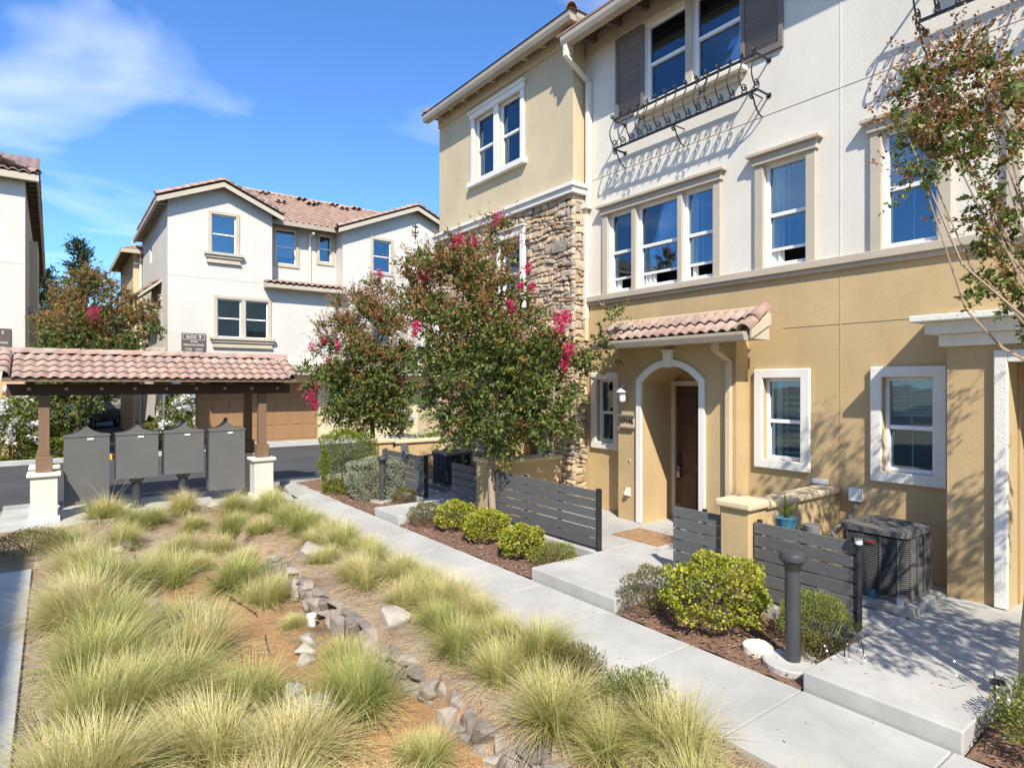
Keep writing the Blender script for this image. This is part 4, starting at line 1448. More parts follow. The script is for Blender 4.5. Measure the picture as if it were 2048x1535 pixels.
# ================================================================== small things round the front door
la = thing('wall_lantern', 'weathered white wall lantern beside the arched doorway', 'lantern', (7.65, 6.92, 2.2))
lx, ly = 7.50, 6.93
MB().lathe([(.001, 0), (.085, .0), (.085, .02), (.001, .02)], (0, 0, 0), 16).build('back_plate', 'lamp_white', la, smooth=True).matrix_basis = wm(la).inverted() @ Matrix.Translation((7.648, 6.87, 2.20)) @ Matrix.Rotation(rad(-90), 4, 'Y')
MB().tube([(7.63, 6.89, 2.25), (7.60, 6.90, 2.36), (7.55, 6.92, 2.385), (7.51, 6.93, 2.36), (lx, ly, 2.33)], .008, 6).build('arm', 'lamp_white', la)
MB().lathe([(.105, 2.265), (.10, 2.272), (.05, 2.325), (.02, 2.34), (.012, 2.37), (.003, 2.39)], (lx, ly, 0), 14).build('hood', 'lamp_white', la, smooth=True)
MB().lathe([(.045, 2.13), (.065, 2.262)], (lx, ly, 0), 12).build('glass_shade', 'frost', la, smooth=True)
for q in range(6):
    t = q * math.pi / 3
    MB().tube([(lx + .047 * math.cos(t), ly + .047 * math.sin(t), 2.13), (lx + .068 * math.cos(t), ly + .068 * math.sin(t), 2.262)], .005, 5).build('cage_bar', 'lamp_white', la)
MB().lathe([(.012, 2.085), (.03, 2.10), (.052, 2.118), (.052, 2.132)], (lx, ly, 0), 12).build('bottom_finial', 'lamp_white', la, smooth=True)
nb = thing('house_number', 'hooded house number plaque reading 37146 below the wall lantern', 'house number', (7.64, 6.94, 1.75))
MB(TK).box(-7.09, -6.78, -.03, -.002, 1.69, 1.87).build('plate', 'cap_tan', nb)
MB(TK).box(-7.11, -6.76, -.09, -.002, 1.871, 1.89).build('hood', 'grey_plastic', nb)
MB(TK).box(-7.09, -6.78, -.055, -.002, 1.665, 1.689).build('ledge', 'grey_plastic', nb)
text('37146', .115, TK, -6.935, 1.775, -.034, nb, 'black_metal', ext=.004)
bell = thing('doorbell', 'small round doorbell button on the tan wall beside the doorway', 'doorbell', (7.64, 6.90, 1.13))
MB(TK).box(-6.92, -6.88, -.012, -.001, 1.10, 1.16).build('plate', 'cap_tan', bell, bevel=.006)
MB(TK).box(-6.908, -6.892, -.02, -.0125, 1.12, 1.14).build('button', 'grey_plastic', bell, bevel=.004)
vt = thing('dryer_vent', 'cream hooded vent low on the tan wall beside the doorway', 'vent', (7.6, 6.93, .6))
MB(TK).box(-6.98, -6.88, -.015, -.001, .54, .68).build('plate', 'cream_trim', vt, bevel=.004)
MB(TK).ext([(-.016, .67), (-.07, .58), (-.07, .555), (-.016, .555)], -6.97, -6.89, 'yz').build('hood', 'cream_trim', vt, bevel=.006)
dm = MB().box(6.72, 7.34, 5.55, 6.42, .1415, .155).build('doormat', 'coir', bevel=.004)
tag(dm, 'worn coir doormat lying before the arched front door', 'doormat')
jb = thing('electrical_disconnect', 'white electrical box with grey conduit on the wall above the air conditioner', 'electrical box', (7.93, 3.42, 1.0))
MB(TM).box(-3.52, -3.38, -.09, -.001, .96, 1.12).build('box', 'white_plastic', jb, bevel=.008)
MB().tube([(7.90, 3.44, .96), (7.88, 3.46, .82), (7.7, 3.5, .72), (7.35, 3.48, .66), (7.15, 3.3, .6), (7.1, 3.08, .55)], .022, 8).build('conduit', 'grey_plastic', jb)
j2 = thing('electrical_disconnect', 'grey electrical box with sagging conduit on the wall by the far air conditioner', 'electrical box', (7.0, 12.78, 1.0))
MB().box(6.42, 6.58, 12.70, 12.785, .80, 1.0).build('box', 'steel', j2, bevel=.008)
MB().tube([(6.5, 12.68, .80), (6.7, 12.5, .72), (7.1, 12.35, .78), (7.5, 12.3, .95)], .025, 8).build('conduit', 'grey_plastic', j2)
wb = thing('utility_plate', 'pale utility plate on the tan wall just above the low wall', 'plate', (7.94, 3.86, 1.08))
MB(TM).box(-4.0, -3.80, -.03, -.001, 1.11, 1.17).build('cover', 'white_plastic', wb, bevel=.005)

# potted plant behind the fence
pp = thing('potted_plant', 'broad-leaved plant in a blue patterned pot behind the slat fence', 'potted plant', (6.16, 3.36, PZ))
MB().lathe([(.07, PZ), (.10, .45), (.11, .50)], (6.16, 3.38, 0), 16).build('pot_stand', 'grey_plastic', pp)
MB().lathe([(.08, .80), (.115, .99), (.12, 1.0), (.10, 1.0)], (6.16, 3.38, 0), 16).build('pot', 'blue', pp, smooth=True)
MB().lathe([(.10, .505), (.10, .795)], (6.16, 3.38, 0), 12).build('pedestal', 'grey_plastic', pp)
for q, (dx, dy, h, w_) in enumerate(((.0, .02, .36, .035), (.06, -.08, .27, .035), (-.05, .09, .24, .03), (.10, -.02, .16, .03), (-.08, -.06, .2, .028))):
    m = MB()
    for k in range(6):
        t0, t1 = k / 6, (k + 1) / 6
        a = [(6.16 + dx * t, 3.38 + dy * t, .97 + h * (t - .25 * t * t)) for t in (t0, t1)]
        ww = [w_ * math.sin(math.pi * (t * .86 + .12)) for t in (t0, t1)]
        m.quad((a[0][0] - ww[0] * .5, a[0][1] - ww[0], a[0][2]), (a[0][0] + ww[0] * .5, a[0][1] + ww[0], a[0][2]), (a[1][0] + ww[1] * .5, a[1][1] + ww[1], a[1][2]), (a[1][0] - ww[1] * .5, a[1][1] - ww[1], a[1][2]))
    m.build('leaf', 'fresh_leaf', pp)
ps = thing('flower_pot', 'plain dark flower pot on a stand next to the blue pot', 'pot', (6.17, 3.12, PZ))
MB().lathe([(.06, .82), (.085, .97), (.075, .97)], (6.17, 3.12, 0), 14).build('pot', 'grey_plastic', ps, smooth=True)
MB().lathe([(.05, PZ), (.05, .82)], (6.17, 3.12, 0), 10).build('stand', 'grey_plastic', ps)
sl1 = thing('solar_lantern', 'small black solar lantern fixed to the end post of the fence', 'lantern', (5.93, 2.56, 1.0))
MB().lathe([(.03, .90), (.04, .93), (.035, .935)], (5.90, 2.55, 0), 10).build('base', 'black_metal', sl1)
MB().lathe([(.032, .936), (.036, 1.0)], (5.90, 2.55, 0), 10).build('shade', 'frost', sl1)
MB().lathe([(.062, 1.001), (.06, 1.015), (.02, 1.035)], (5.90, 2.55, 0), 12).build('cap', 'black_metal', sl1)
vc = tag(MB().lathe([(.13, 0), (.13, .075), (.12, .085)], (5.02, 3.02, 0), 20).build('valve_cover', 'cream_trim'), 'white round valve cover lying in the bark mulch by the bollard', 'valve cover')
for q, (fx, fy, n, lab) in enumerate(((5.25, 2.38, 9, 'cluster of wire firefly solar lights drooping at the porch edge'), (5.45, 1.42, 6, 'long-stemmed wire solar light leaning out beside the end shrub'))):
    fl = thing('firefly_light', lab, 'solar light', (fx, fy, .05))
    rr_ = random.Random(q)
    for k in range(n):
        a = 2 * math.pi * k / n + .3
        L_ = rr_.uniform(.12, .2) if q == 0 else rr_.uniform(.14, .30)
        top_ = .42 if q == 0 else .30
        pts = [(fx, fy, top_ - .08), (fx + .3 * L_ * math.cos(a), fy + .3 * L_ * math.sin(a), top_), (fx + .8 * L_ * math.cos(a), fy + .8 * L_ * math.sin(a), top_ - (.06 if q else .10)), (fx + L_ * math.cos(a), fy + L_ * math.sin(a), top_ - (.02 if q else .24))]
        m = MB().tube(pts, .0028, 4)
        m.build('wire', 'black_metal', fl)
        e_ = pts[-1]
        MB().lathe([(.002, -.012), (.011, 0), (.002, .012)], e_, 8).build('bulb', 'frost', fl)
    MB().tube([(fx, fy, 0), (fx, fy, (.42 if q == 0 else .30) - .06)], .006, 6).build('stake', 'black_metal', fl)
    MB().lathe([(.045, .30 if q == 0 else .22), (.05, .31 if q == 0 else .235)], (fx + .05, fy, 0), 12).build('solar_panel', 'ac_dark', fl)

# ================================================================== mailbox shelter
sh = thing('mailbox_shelter', 'open mailbox shelter with clay tile roof on brown posts and white piers', 'shelter', (1.75, 13.9, 0))
for (x0, y0) in ((-.30, 13.30), (3.35, 13.30), (-.30, 14.45), (3.35, 14.45)):
    MB().box(x0, x0 + .38, y0, y0 + .38, -.05, .79).build('pier', 'bone_stucco', sh, bevel=.008)
    MB().box(x0 - .03, x0 + .41, y0 - .03, y0 + .41, -.05, .10).build('pier_base', 'cream_trim', sh)
    MB().box(x0 - .05, x0 + .43, y0 - .05, y0 + .43, .791, .86).build('pier_cap', 'cream_trim', sh, bevel=.02)
    cx_, cy_ = x0 + .19, y0 + .19
    MB().box(cx_ - .12, cx_ + .12, cy_ - .12, cy_ + .12, .861, 1.14).build('post_base', 'brown_wood', sh, bevel=.012)
    MB().box(cx_ - .08, cx_ + .08, cy_ - .08, cy_ + .08, 1.141, 2.20).build('post', 'brown_wood', sh, bevel=.01)
for y in (13.49, 14.64):
    MB().box(-.62, 4.10, y - .07, y + .07, 2.20, 2.40).build('beam', 'dark_wood', sh, bevel=.008)
for i in range(9):
    x = -.35 + i * .52
    MB().box(x, x + .08, 13.08, 15.05, 2.401, 2.47).build('rafter', 'dark_wood', sh)
    MB().box(x + .01, x + .06, 13.412, 13.4195, 2.29, 2.335).build('peg', 'light_end', sh)
up = Vector((0, .95, .42))
MB().ext([(13.03, 2.475), (14.07, 2.90), (15.10, 2.475), (15.10, 2.50), (14.07, 2.93), (13.03, 2.50)], -.66, 4.12, 'yz').build('roof_deck', 'dark_wood', sh)
MB().box(-.66, 4.12, 13.015, 13.03, 2.44, 2.51).build('fascia', 'brown_wood', sh)
Ff = slope_frame((-.55, 12.98, 2.505), (1, 0, 0), up)
tl = s_tile(.168, .31, .036)
rt = barrel_tile(.32, .10)
for r in range(4):
    for c in range(27):
        place('roof_tile', tl, sh, Ff @ Matrix.Translation((c * .168, r * .25, .004 + .004 * r + R.uniform(0, .004))) @ Matrix.Rotation(rad(-2.4 + R.uniform(-.5, .5)), 4, 'X'))
    for x in (-.10, 4.60):
        place('rake_tile', rt, sh, Ff @ Matrix.Translation((x, r * .25 - .01, .03 + .004 * r)) @ Matrix.Rotation(rad(-3), 4, 'X'))
tile_sheet('back_tiles', slope_frame((4.0, 15.17, 2.52), (-1, 0, 0), (0, -.95, .42)), 4.55, 1.1, .168, .275, sh, 'tile')
rb = barrel_tile(.40, .105)
for i in range(14):
    place('ridge_tile', rb, sh, Matrix.Translation((-.66 + i * .345, 14.05, 2.945 + R.uniform(0, .008))) @ Matrix.Rotation(rad(-90), 4, 'Z') @ Matrix.Rotation(rad(4.5 + R.uniform(-.8, .8)), 4, 'X'))


# cluster mailboxes: two tall parcel units at the ends, two on pedestals between
def mailbox(x0, x1, zb, ped, label):
    cx_ = (x0 + x1) / 2
    y0, y1, zt = 13.74, 14.12, 1.42
    b = thing('cluster_mailbox', label, 'mailbox', (cx_, 13.93, 0), 0, 'dark cluster mailboxes under the shelter')
    MB().box(x0, x1, y0, y1, zb, zt).build('cabinet', 'cbu', b, bevel=.008)
    MB().box(x0 - .012, x1 + .012, y0 - .012, y1 + .012, zt + .001, zt + .04).build('cornice', 'cbu', b, bevel=.006)
    w_ = (x1 - x0) / 2
    prof = [(-w_, zt + .041)]
    for i in range(17):
        t = -1 + 2 * i / 16
        prof.append((w_ * t * .98, zt + .043 + .035 * (1 - abs(t)) + .125 * (1 - abs(t)) ** 3.2))
    prof.append((w_, zt + .041))
    MB(Matrix.Translation((cx_, 0, 0))).ext(prof, y0, y1).build('crown', 'cbu', b)
    MB().lathe([(.012, -.02), (.012, .004), (.034, .014), (.044, .042), (.034, .07), (.004, .08)], (cx_, (y0 + y1) / 2, zt + .195), 14).build('finial', 'cbu', b, smooth=True)
    MB().box(cx_ + .0, cx_ + .10, y0 - .016, y0 - .0125, zt - .055, zt - .02).build('label_plate', 'white_plastic', b)
    if ped:
        MB().lathe([(.13, .0), (.13, .03), (.085, .05), (.08, .08), (.078, zb - .14), (.09, zb - .12), (.085, zb - .10), (.13, zb - .035), (.17, zb - .001)], (cx_, 13.93, 0), 18).build('pedestal', 'bollard', b, smooth=True)
    return b


mailbox(.17, .87, .18, False, 'tall dark mailbox cabinet beside the pier at the shaded end of the shelter')
mailbox(.97, 1.67, .58, True, 'dark pedestal mailbox next to the tall cabinet at the shaded end')
mailbox(1.77, 2.48, .60, True, 'dark pedestal mailbox next to the tall cabinet near the path')
mailbox(2.58, 3.27, .20, False, 'tall dark mailbox cabinet beside the pier near the sunlit path')

# ================================================================== building across the road
b9 = thing('apartment_building', 'white stucco building with brown garage door and tile gables across the road', 'building', (8, 25.5, 0))
YF = 25.5
T9 = TY(YF)
h9 = [(4.86, 5.74, 7.42, 8.90), (5.06, 5.93, 4.20, 5.68), (6.08, 6.94, 4.20, 5.68)]
m = MB(T9)
wall_holes(m, 3.39, 7.10, 3.1, 9.2, h9)
m.add([(3.39, 0, 9.2), (7.10, 0, 9.2), (5.22, 0, 9.98)], [(0, 1, 2)])
m.quad((7.10, 0, 6.3), (7.10, .8, 6.3), (7.10, .8, 9.2), (7.10, 0, 9.2))
wall_holes(m, 7.10, 10.05, 3.1, 6.45, [])
hR = [(11.46, 12.32, 7.42, 8.85), (11.4, 12.3, 4.2, 5.6)]
wall_holes(m, 10.05, 17.0, 3.1, 9.05, hR)
m.add([(10.05, 0, 9.05), (17.0, 0, 9.05), (13.5, 0, 10.5)], [(0, 1, 2)])
m.quad((10.05, 0, 6.3), (10.05, 0, 9.05), (10.05, .8, 9.05), (10.05, .8, 6.3))
m.build('front_wall', 'bone_stucco', b9)
hC = [(7.46, 8.30, 7.44, 8.90), (9.31, 9.85, 7.72, 8.90)]
m = MB(TY(26.3))
wall_holes(m, 7.10, 10.05, 6.3, 9.2, hC)
m.build('recessed_wall', 'bone_stucco', b9)
m = MB(T9)
m.quad((3.39, 0, 0), (4.30, 0, 0), (4.30, 0, 3.1), (3.39, 0, 3.1)).quad((4.30, 0, 0), (4.30, 1.2, 0), (4.30, 1.2, 3.1), (4.30, 0, 3.1))
m.build('ground_wall', 'bone_stucco', b9)
m = MB(TY(26.6))
wall_holes(m, 4.30, 30, 0, 3.1, [(4.50, 9.36, 0, 2.45), (14.3, 17.5, 0, 2.35)], .3)
m.build('garage_wall', 'pale_tan_stucco', b9)
MB(T9).quad((4.3, 0, 2.79), (30, 0, 2.79), (30, 1.1, 2.79), (4.3, 1.1, 2.79)).build('overhang_soffit', 'taupe_trim', b9)
MB(T9).box(4.3, 17.3, -.14, -.002, 2.78, 2.95).box(4.3, 17.3, -.22, -.003, 2.951, 3.22).build('belt_course', 'taupe_trim', b9, bevel=.01)
for z0, z1, x0, x1 in ((6.415, 6.425, 3.39, 7.10),):
    MB(T9).box(x0, x1, -.004, 0, z0, z1).build('control_joint', 'taupe_trim', b9)
fl9 = ['blind', 'blind', 'low_blind']
for h, fl in zip(h9, fl9):
    w = window(b9, T9, *h, .05, fl, True, .5)
    if h[0] != 6.08:
        x1_ = 6.94 if h[0] == 5.06 else h[1]
        u = MB(T9)
        u.box(h[0] - .12, h[0], -.05, -.002, h[2], h[3]).box(h[0] - .12, x1_ + .12, -.05, -.002, h[3], h[3] + .12).box(x1_, x1_ + .12, -.05, -.002, h[2], h[3])
        u.build('window_surround', 'taupe_trim', w, bevel=.008)
        s_ = MB(T9)
        for o, z0, z1 in ((.20, h[2] - .10, h[2]), (.14, h[2] - .20, h[2] - .101), (.08, h[2] - .34, h[2] - .201), (.11, h[2] - .40, h[2] - .341)):
            s_.box(h[0] - .06 - o, x1_ + .06 + o, -o, -.002, z0, z1)
        s_.build('window_sill', 'taupe_trim', w, bevel=.008)
MB(T9).box(5.93, 6.08, -.048, -.002, 4.2, 5.68).build('trim_board', 'taupe_trim', b9)
for h in hR:
    w = window(b9, T9, *h, .05, 'dark', True, .5)
    frame_trim(w, T9, *h, .13, .05)
for h, fl in zip(hC, ('low_blind', 'dark')):
    w = window(b9, TY(26.3), *h, .05, fl, True, .5)
    frame_trim(w, TY(26.3), *h, .13, .05)


def garage(x0, x1, z1, y, cols, mat, nm):
    g = MB(TY(y)).box(x0, x1, .02, .06, 0, z1).build(nm, mat, b9)
    rows = 4
    for r in range(rows):
        for c in range(cols):
            a, b = x0 + (x1 - x0) * c / cols, x0 + (x1 - x0) * (c + 1) / cols
            z0_, z1_ = z1 * r / rows, z1 * (r + 1) / rows
            MB(TY(y)).box(a + .05, b - .05, .0, .0195, z0_ + .06, z1_ - .04).build('door_panel', mat, g, bevel=.01)
    return g


garage(4.50, 9.36, 2.45, 26.72, 8, 'garage_brown', 'garage_door')
garage(14.3, 17.5, 2.35, 26.72, 4, 'garage_tan', 'garage_door')
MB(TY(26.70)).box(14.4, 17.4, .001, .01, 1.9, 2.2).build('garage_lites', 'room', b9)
pl9 = thing('wall_plaque', 'small dark address plaque on the wall beside the brown garage door', 'plaque', (4.1, 25.45, 1.75))
MB(T9).box(3.92, 4.32, -.03, -.002, 1.66, 1.86).build('plate', 'black_metal', pl9)
text('37360', .11, T9, 4.12, 1.76, -.034, pl9, 'letter')
sg = thing('building_sign', 'brown sign reading BLDG 9 with rows of addresses on the white wall', 'sign', (4.25, 25.45, 3.8))
MB(T9).box(3.84, 4.66, -.05, -.002, 3.2, 4.30).build('board', 'sign_brown', sg)
for a, b, c, d in ((3.88, 4.62, 4.25, 4.26), (3.88, 4.62, 4.06, 4.07), (3.88, 3.89, 4.07, 4.25), (4.61, 4.62, 4.07, 4.25)):
    MB(T9).box(a, b, -.054, -.0505, c, d).build('border', 'letter', sg)
text('BLDG', .135, T9, 4.17, 4.155, -.053, sg)
text('9', .18, T9, 4.46, 4.157, -.053, sg)
text('37360', .095, T9, 4.25, 3.985, -.053, sg)
text('SEQUOIA ROAD', .095, T9, 4.25, 3.86, -.053, sg)
for t, x, z in (('37342', 4.06, 3.70), ('37354', 4.42, 3.70), ('37348', 4.06, 3.59), ('37360', 4.42, 3.59)):
    text(t, .095, T9, x, z, -.053, sg)
orn = thing('iron_ornament', 'small black iron ornament on the white gable', 'ornament', (13.56, 25.45, 9.5))
MB(T9).box(13.54, 13.58, -.04, -.01, 9.18, 9.86).build('bar', 'black_metal', orn)
MB(T9).box(13.42, 13.70, -.038, -.012, 9.74, 9.775).build('cross_bar', 'black_metal', orn)
MB(T9).tube([(13.40, -.025, 9.58), (13.42, -.025, 9.50), (13.5, -.025, 9.47), (13.62, -.025, 9.47), (13.7, -.025, 9.50), (13.72, -.025, 9.58)], .016, 6).build('hook', 'black_metal', orn)
MB(T9).tube([(13.44, -.025, 9.36), (13.5, -.025, 9.33), (13.62, -.025, 9.33), (13.68, -.025, 9.36)], .014, 6).build('hook', 'black_metal', orn)
# side wall with its own eave, awning and projecting bay
TS9 = TX(3.39)
m = MB(TS9)
wall_holes(m, -33.4, -25.5, 0, 9.2, [(-30.6, -29.9, 7.6, 8.6), (-27.5, -26.9, 4.3, 5.6)])
m.build('side_wall', 'bone_stucco', b9)
window(b9, TS9, -30.6, -29.9, 7.6, 8.6, .05, 'dark', True, .5)
w = window(b9, TS9, -27.5, -26.9, 4.3, 5.6, .05, 'dark', True, .5)
frame_trim(w, TS9, -27.5, -26.9, 4.3, 5.6, .12, .05, 'taupe_trim', head=(.05, .1, .12))
MB().box(3.03, 4.5, 33.4, 40, 0, 8.6).build('side_bay', 'pale_tan_stucco', b9)
m = MB()
m.add([(2.5, 32.9, 8.62), (4.6, 32.9, 8.62), (4.6, 40.4, 8.62), (2.5, 40.4, 8.62), (3.8, 34.3, 9.25), (4.6, 34.3, 9.25), (4.6, 39, 9.25), (3.8, 39, 9.25)],
      [(0, 1, 5, 4), (0, 4, 7, 3), (3, 7, 6, 2), (4, 5, 6, 7), (3, 2, 1, 0)])
m.build('bay_roof', 'tile_far', b9)
MB().box(2.5, 2.54, 32.88, 40.4, 8.42, 8.60).box(2.54, 4.5, 32.86, 32.90, 8.42, 8.60).build('bay_fascia', 'taupe_trim', b9)
# awning on brackets along the side wall
aw = MB().ext([(2.55, 5.75), (3.385, 6.45), (3.385, 6.35), (2.6, 5.68)], 26.9, 30.0, 'xz').build('side_awning', 'taupe_trim', b9)
Fa = slope_frame((2.5, 30.0, 5.76), (0, -1, 0), (.83, 0, .70))
ta = s_tile(.30, .40, .075, mat='tile_far')
for r in range(3):
    for c in range(10):
        place('roof_tile', ta, aw, Fa @ Matrix.Translation((c * .305, r * .36, .01 + .006 * r)) @ Matrix.Rotation(rad(-2.5), 4, 'X'))
MB().ext([(2.75, 5.75), (3.385, 5.2), (3.385, 4.9), (2.75, 5.6)], 26.95, 27.1, 'xz').build('bracket', 'taupe_trim', b9)
MB().ext([(2.75, 5.75), (3.385, 5.2), (3.385, 4.9), (2.75, 5.6)], 29.7, 29.85, 'xz').build('bracket', 'taupe_trim', b9)
MB().box(2.75, 3.385, 26.0, 26.35, 3.6, 3.75).build('entry_ledge', 'taupe_trim', b9, bevel=.02)
m = MB().box(3.27, 3.35, 33.25, 33.33, .1, 8.7)
m.build('downspout', 'cream_trim', b9)
MB().tube([(2.98, 33.2, 9.0), (3.0, 33.25, 8.85), (3.3, 33.29, 8.65)], .05, 6).build('downspout_elbow', 'cream_trim', b9)
# roofs: two front gables and the main slope
def gable(xl, xr, xp, ze, zp, y0, y1, sheet=True):
    for (xe, s_) in ((xl, 1), (xr, -1)):
        up_ = Vector((xp - xe, 0, zp - ze))
        L_ = up_.length
        if s_ > 0:
            Fm = slope_frame((xe, y1, ze), (0, -1, 0), up_)
        else:
            Fm = slope_frame((xe, y0, ze), (0, 1, 0), up_)
        tile_sheet('gable_tiles', Fm, y1 - y0, L_, .26, .34, b9, h=.07)
        d = up_.normalized()
        m = MB()
        p0, p1 = Vector((xe, y0, ze - .04)), Vector((xp, y0, zp - .04))
        m.add([p0 + Vector((0, 0, -.18)), p1 + Vector((0, 0, -.18)), p1, p0, p0 + Vector((0, .05, -.18)), p1 + Vector((0, .05, -.18)), p1 + Vector((0, .05, 0)), p0 + Vector((0, .05, 0))],
              [(0, 1, 2, 3), (4, 7, 6, 5), (0, 4, 5, 1), (3, 2, 6, 7)])
        m.build('rake_board', 'taupe_trim', b9)
        m = MB()
        m.add([p0 + Vector((0, .05, -.06)), p1 + Vector((0, .05, -.06)), p1 + Vector((0, .5, -.06)), p0 + Vector((0, .5, -.06))], [(0, 1, 2, 3)])
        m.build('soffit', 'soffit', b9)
        rk = barrel_tile(.42, .125)
        G_ = slope_frame((xe, y0 + .06, ze), (0, 1, 0) if s_ < 0 else (0, -1, 0), up_)
        nt_ = int(L_ / .34) + 1
        for i in range(nt_):
            place('rake_tile', rk, b9, G_ @ Matrix.Translation((0, i * L_ / nt_ - .03, .05)) @ Matrix.Rotation(rad(-3), 4, 'X'))
    for i in range(int((y1 - y0) / .4)):
        place('ridge_tile', barrel_r, b9, Matrix.Translation((xp, y0 - .02 + .4 * i, zp + .02)) @ Matrix.Rotation(rad(-2), 4, 'X'))


barrel_r = barrel_tile(.46, .13)
gable(3.0, 7.44, 5.22, 9.16, 10.10, 25.08, 31.5)
gable(9.72, 17.28, 13.5, 9.06, 10.62, 25.08, 31.5)
tile_sheet('main_tiles', slope_frame((6.2, 25.75, 9.10), (1, 0, 0), (0, 4.8, 2.45)), 8.6, 5.39, .26, .34, b9, h=.07)
MB().quad((6.2, 30.5, 11.5), (14.8, 30.5, 11.5), (14.8, 36, 9.1), (6.2, 36, 9.1)).build('rear_roof', 'tile_far', b9)
for i in range(20):
    place('ridge_tile', barrel_r, b9, Matrix.Translation((6.3 + .41 * i, 30.52, 11.54)) @ Matrix.Rotation(rad(-90), 4, 'Z') @ Matrix.Rotation(rad(2), 4, 'X'))
for x, t in ((8.0, .88), (8.35, .62), (9.75, .9), (10.0, .76), (10.3, .82), (11.4, .9), (11.75, .82), (12.6, .92)):
    p = Vector((x, 25.75 + 4.8 * t, 9.12 + 2.45 * t))
    place('roof_vent', barrel_r, b9, Matrix.Translation(p + Vector((-.12, -.1, .06))) @ Matrix.Rotation(rad(20), 4, 'X'))
    place('roof_vent', barrel_r, b9, Matrix.Translation(p + Vector((.14, -.1, .06))) @ Matrix.Rotation(rad(20), 4, 'X'))
MB().box(7.12, 10.0, 25.62, 25.74, 8.93, 9.10).build('gutter', 'gutter', b9)
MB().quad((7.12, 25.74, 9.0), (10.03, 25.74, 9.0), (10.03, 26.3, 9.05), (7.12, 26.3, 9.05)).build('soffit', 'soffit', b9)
MB().box(3.0, 3.10, 25.1, 33.3, 8.98, 9.14).build('gutter', 'gutter', b9)
MB().quad((3.1, 25.2, 9.0), (3.1, 33.3, 9.0), (3.39, 33.3, 9.12), (3.39, 25.2, 9.12)).build('soffit', 'soffit', b9)
for i in range(15):
    MB().box(3.1, 3.388, 25.6 + i * .52, 25.68 + i * .52, 8.97, 9.05).build('rafter', 'taupe_trim', b9)
MB().box(8.82, 8.90, 26.18, 26.26, 6.6, 8.75).box(8.82, 8.90, 25.72, 26.26, 8.751, 8.83).build('downspout', 'cream_trim', b9)
# pent roof below the recess
pt = MB().ext([(25.02, 6.24), (26.29, 6.24), (26.29, 6.66), (25.02, 6.40)], 6.76, 10.04, 'yz').build('pent_roof', 'taupe_trim', b9)
tile_sheet('pent_tiles', slope_frame((6.76, 24.96, 6.42), (1, 0, 0), (0, 1.3, .27)), 3.28, 1.33, .26, .33, pt, h=.07)
# closed rear volume
MB().box(3.5, 30, 27.2, 45, 0, 8.9).build('rear_block', 'bone_stucco', b9)
MB().box(17.3, 30, 26.4, 27.19, 0, 9.0).build('end_block', 'bone_stucco', b9)

# ================================================================== building beyond the shelter
bl = thing('apartment_building', 'pale stucco building with tiled hip roof beyond the white rose bush', 'building', (-8, 25.5, 0))
MB(T9).quad((-26, 0, 0), (-.70, 0, 0), (-.70, 0, 9.0), (-26, 0, 9.0)).build('front_wall', 'bone_stucco', bl)
MB().quad((-.70, 25.5, 0), (-.70, 48, 0), (-.70, 48, 9.0), (-.70, 25.5, 9.0)).build('side_wall', 'pale_tan_stucco', bl)
MB().box(-.75, -.45, 30.5, 33.5, 0, 8.0).build('side_bay', 'pale_tan_stucco', bl)
MB().box(-.72, -.50, 28.3, 29.6, 5.0, 5.2).build('entry_ledge', 'taupe_trim', bl)
MB(T9).box(-26, -.70, -.004, 0, 6.30, 6.31).build('control_joint', 'taupe_trim', bl)
MB().box(-26, -.34, 25.08, 25.16, 8.97, 9.18).build('fascia', 'taupe_trim', bl)
MB().box(-.40, -.34, 25.161, 48, 8.97, 9.18).build('fascia', 'taupe_trim', bl)
MB().quad((-26, 25.16, 9.0), (-.40, 25.16, 9.0), (-.40, 25.5, 9.02), (-26, 25.5, 9.02)).build('soffit', 'taupe_trim', bl)
MB().quad((-.70, 25.16, 9.1), (-.40, 25.16, 9.05), (-.40, 48, 9.05), (-.70, 48, 9.1)).build('soffit', 'soffit', bl)
for i in range(36):
    MB().box(-.699, -.401, 25.7 + i * .6, 25.78 + i * .6, 8.96, 9.045).build('rafter', 'soffit', bl)
tile_sheet('front_tiles', slope_frame((-26, 25.05, 9.19), (1, 0, 0), (0, 4.2, 1.7)), 25.66, 4.53, .26, .34, bl, h=.07)
tile_sheet('side_tiles', slope_frame((-.33, 25.1, 9.19), (0, 1, 0), (-4.2, 0, 1.7)), 22, 4.53, .26, .34, bl, h=.07)
for i in range(14):
    place('hip_tile', barrel_r, bl, slope_frame((-.36 - i * .29, 25.08 + i * .29, 9.24 + i * .117), Vector((-1, 1, .40)).cross(Vector((0, 0, 1))), (-1, 1, .40)) @ Matrix.Rotation(rad(-2), 4, 'X'))
MB().box(-26, -4.5, 29.6, 44, 0, 10.9).build('rear_block', 'bone_stucco', bl)
s2 = thing('building_sign', 'brown building sign half out of view on the pale wall', 'sign', (-1.5, 25.45, 3.8))
MB(T9).box(-1.9, -1.06, -.05, -.002, 3.2, 4.18).build('board', 'sign_brown', s2)
text('BLDG 5', .14, T9, -1.46, 4.05, -.053, s2)
text('SEQUOIA ROAD', .095, T9, -1.48, 3.72, -.053, s2)
text('37378   37380', .095, T9, -1.48, 3.56, -.053, s2)
wl_ = thing('wall_lamp', 'round pale wall lamp low on the shaded tan wall', 'lamp', (-1.35, 25.4, 2.2))
MB().lathe([(.02, 2.08), (.09, 2.14), (.11, 2.24), (.07, 2.33), (.02, 2.36)], (-1.15, 25.36, 0), 14).build('globe', 'frost', wl_, smooth=True)
MB(T9).box(-1.19, -1.11, -.08, -.001, 2.18, 2.26).build('bracket', 'black_metal', wl_)
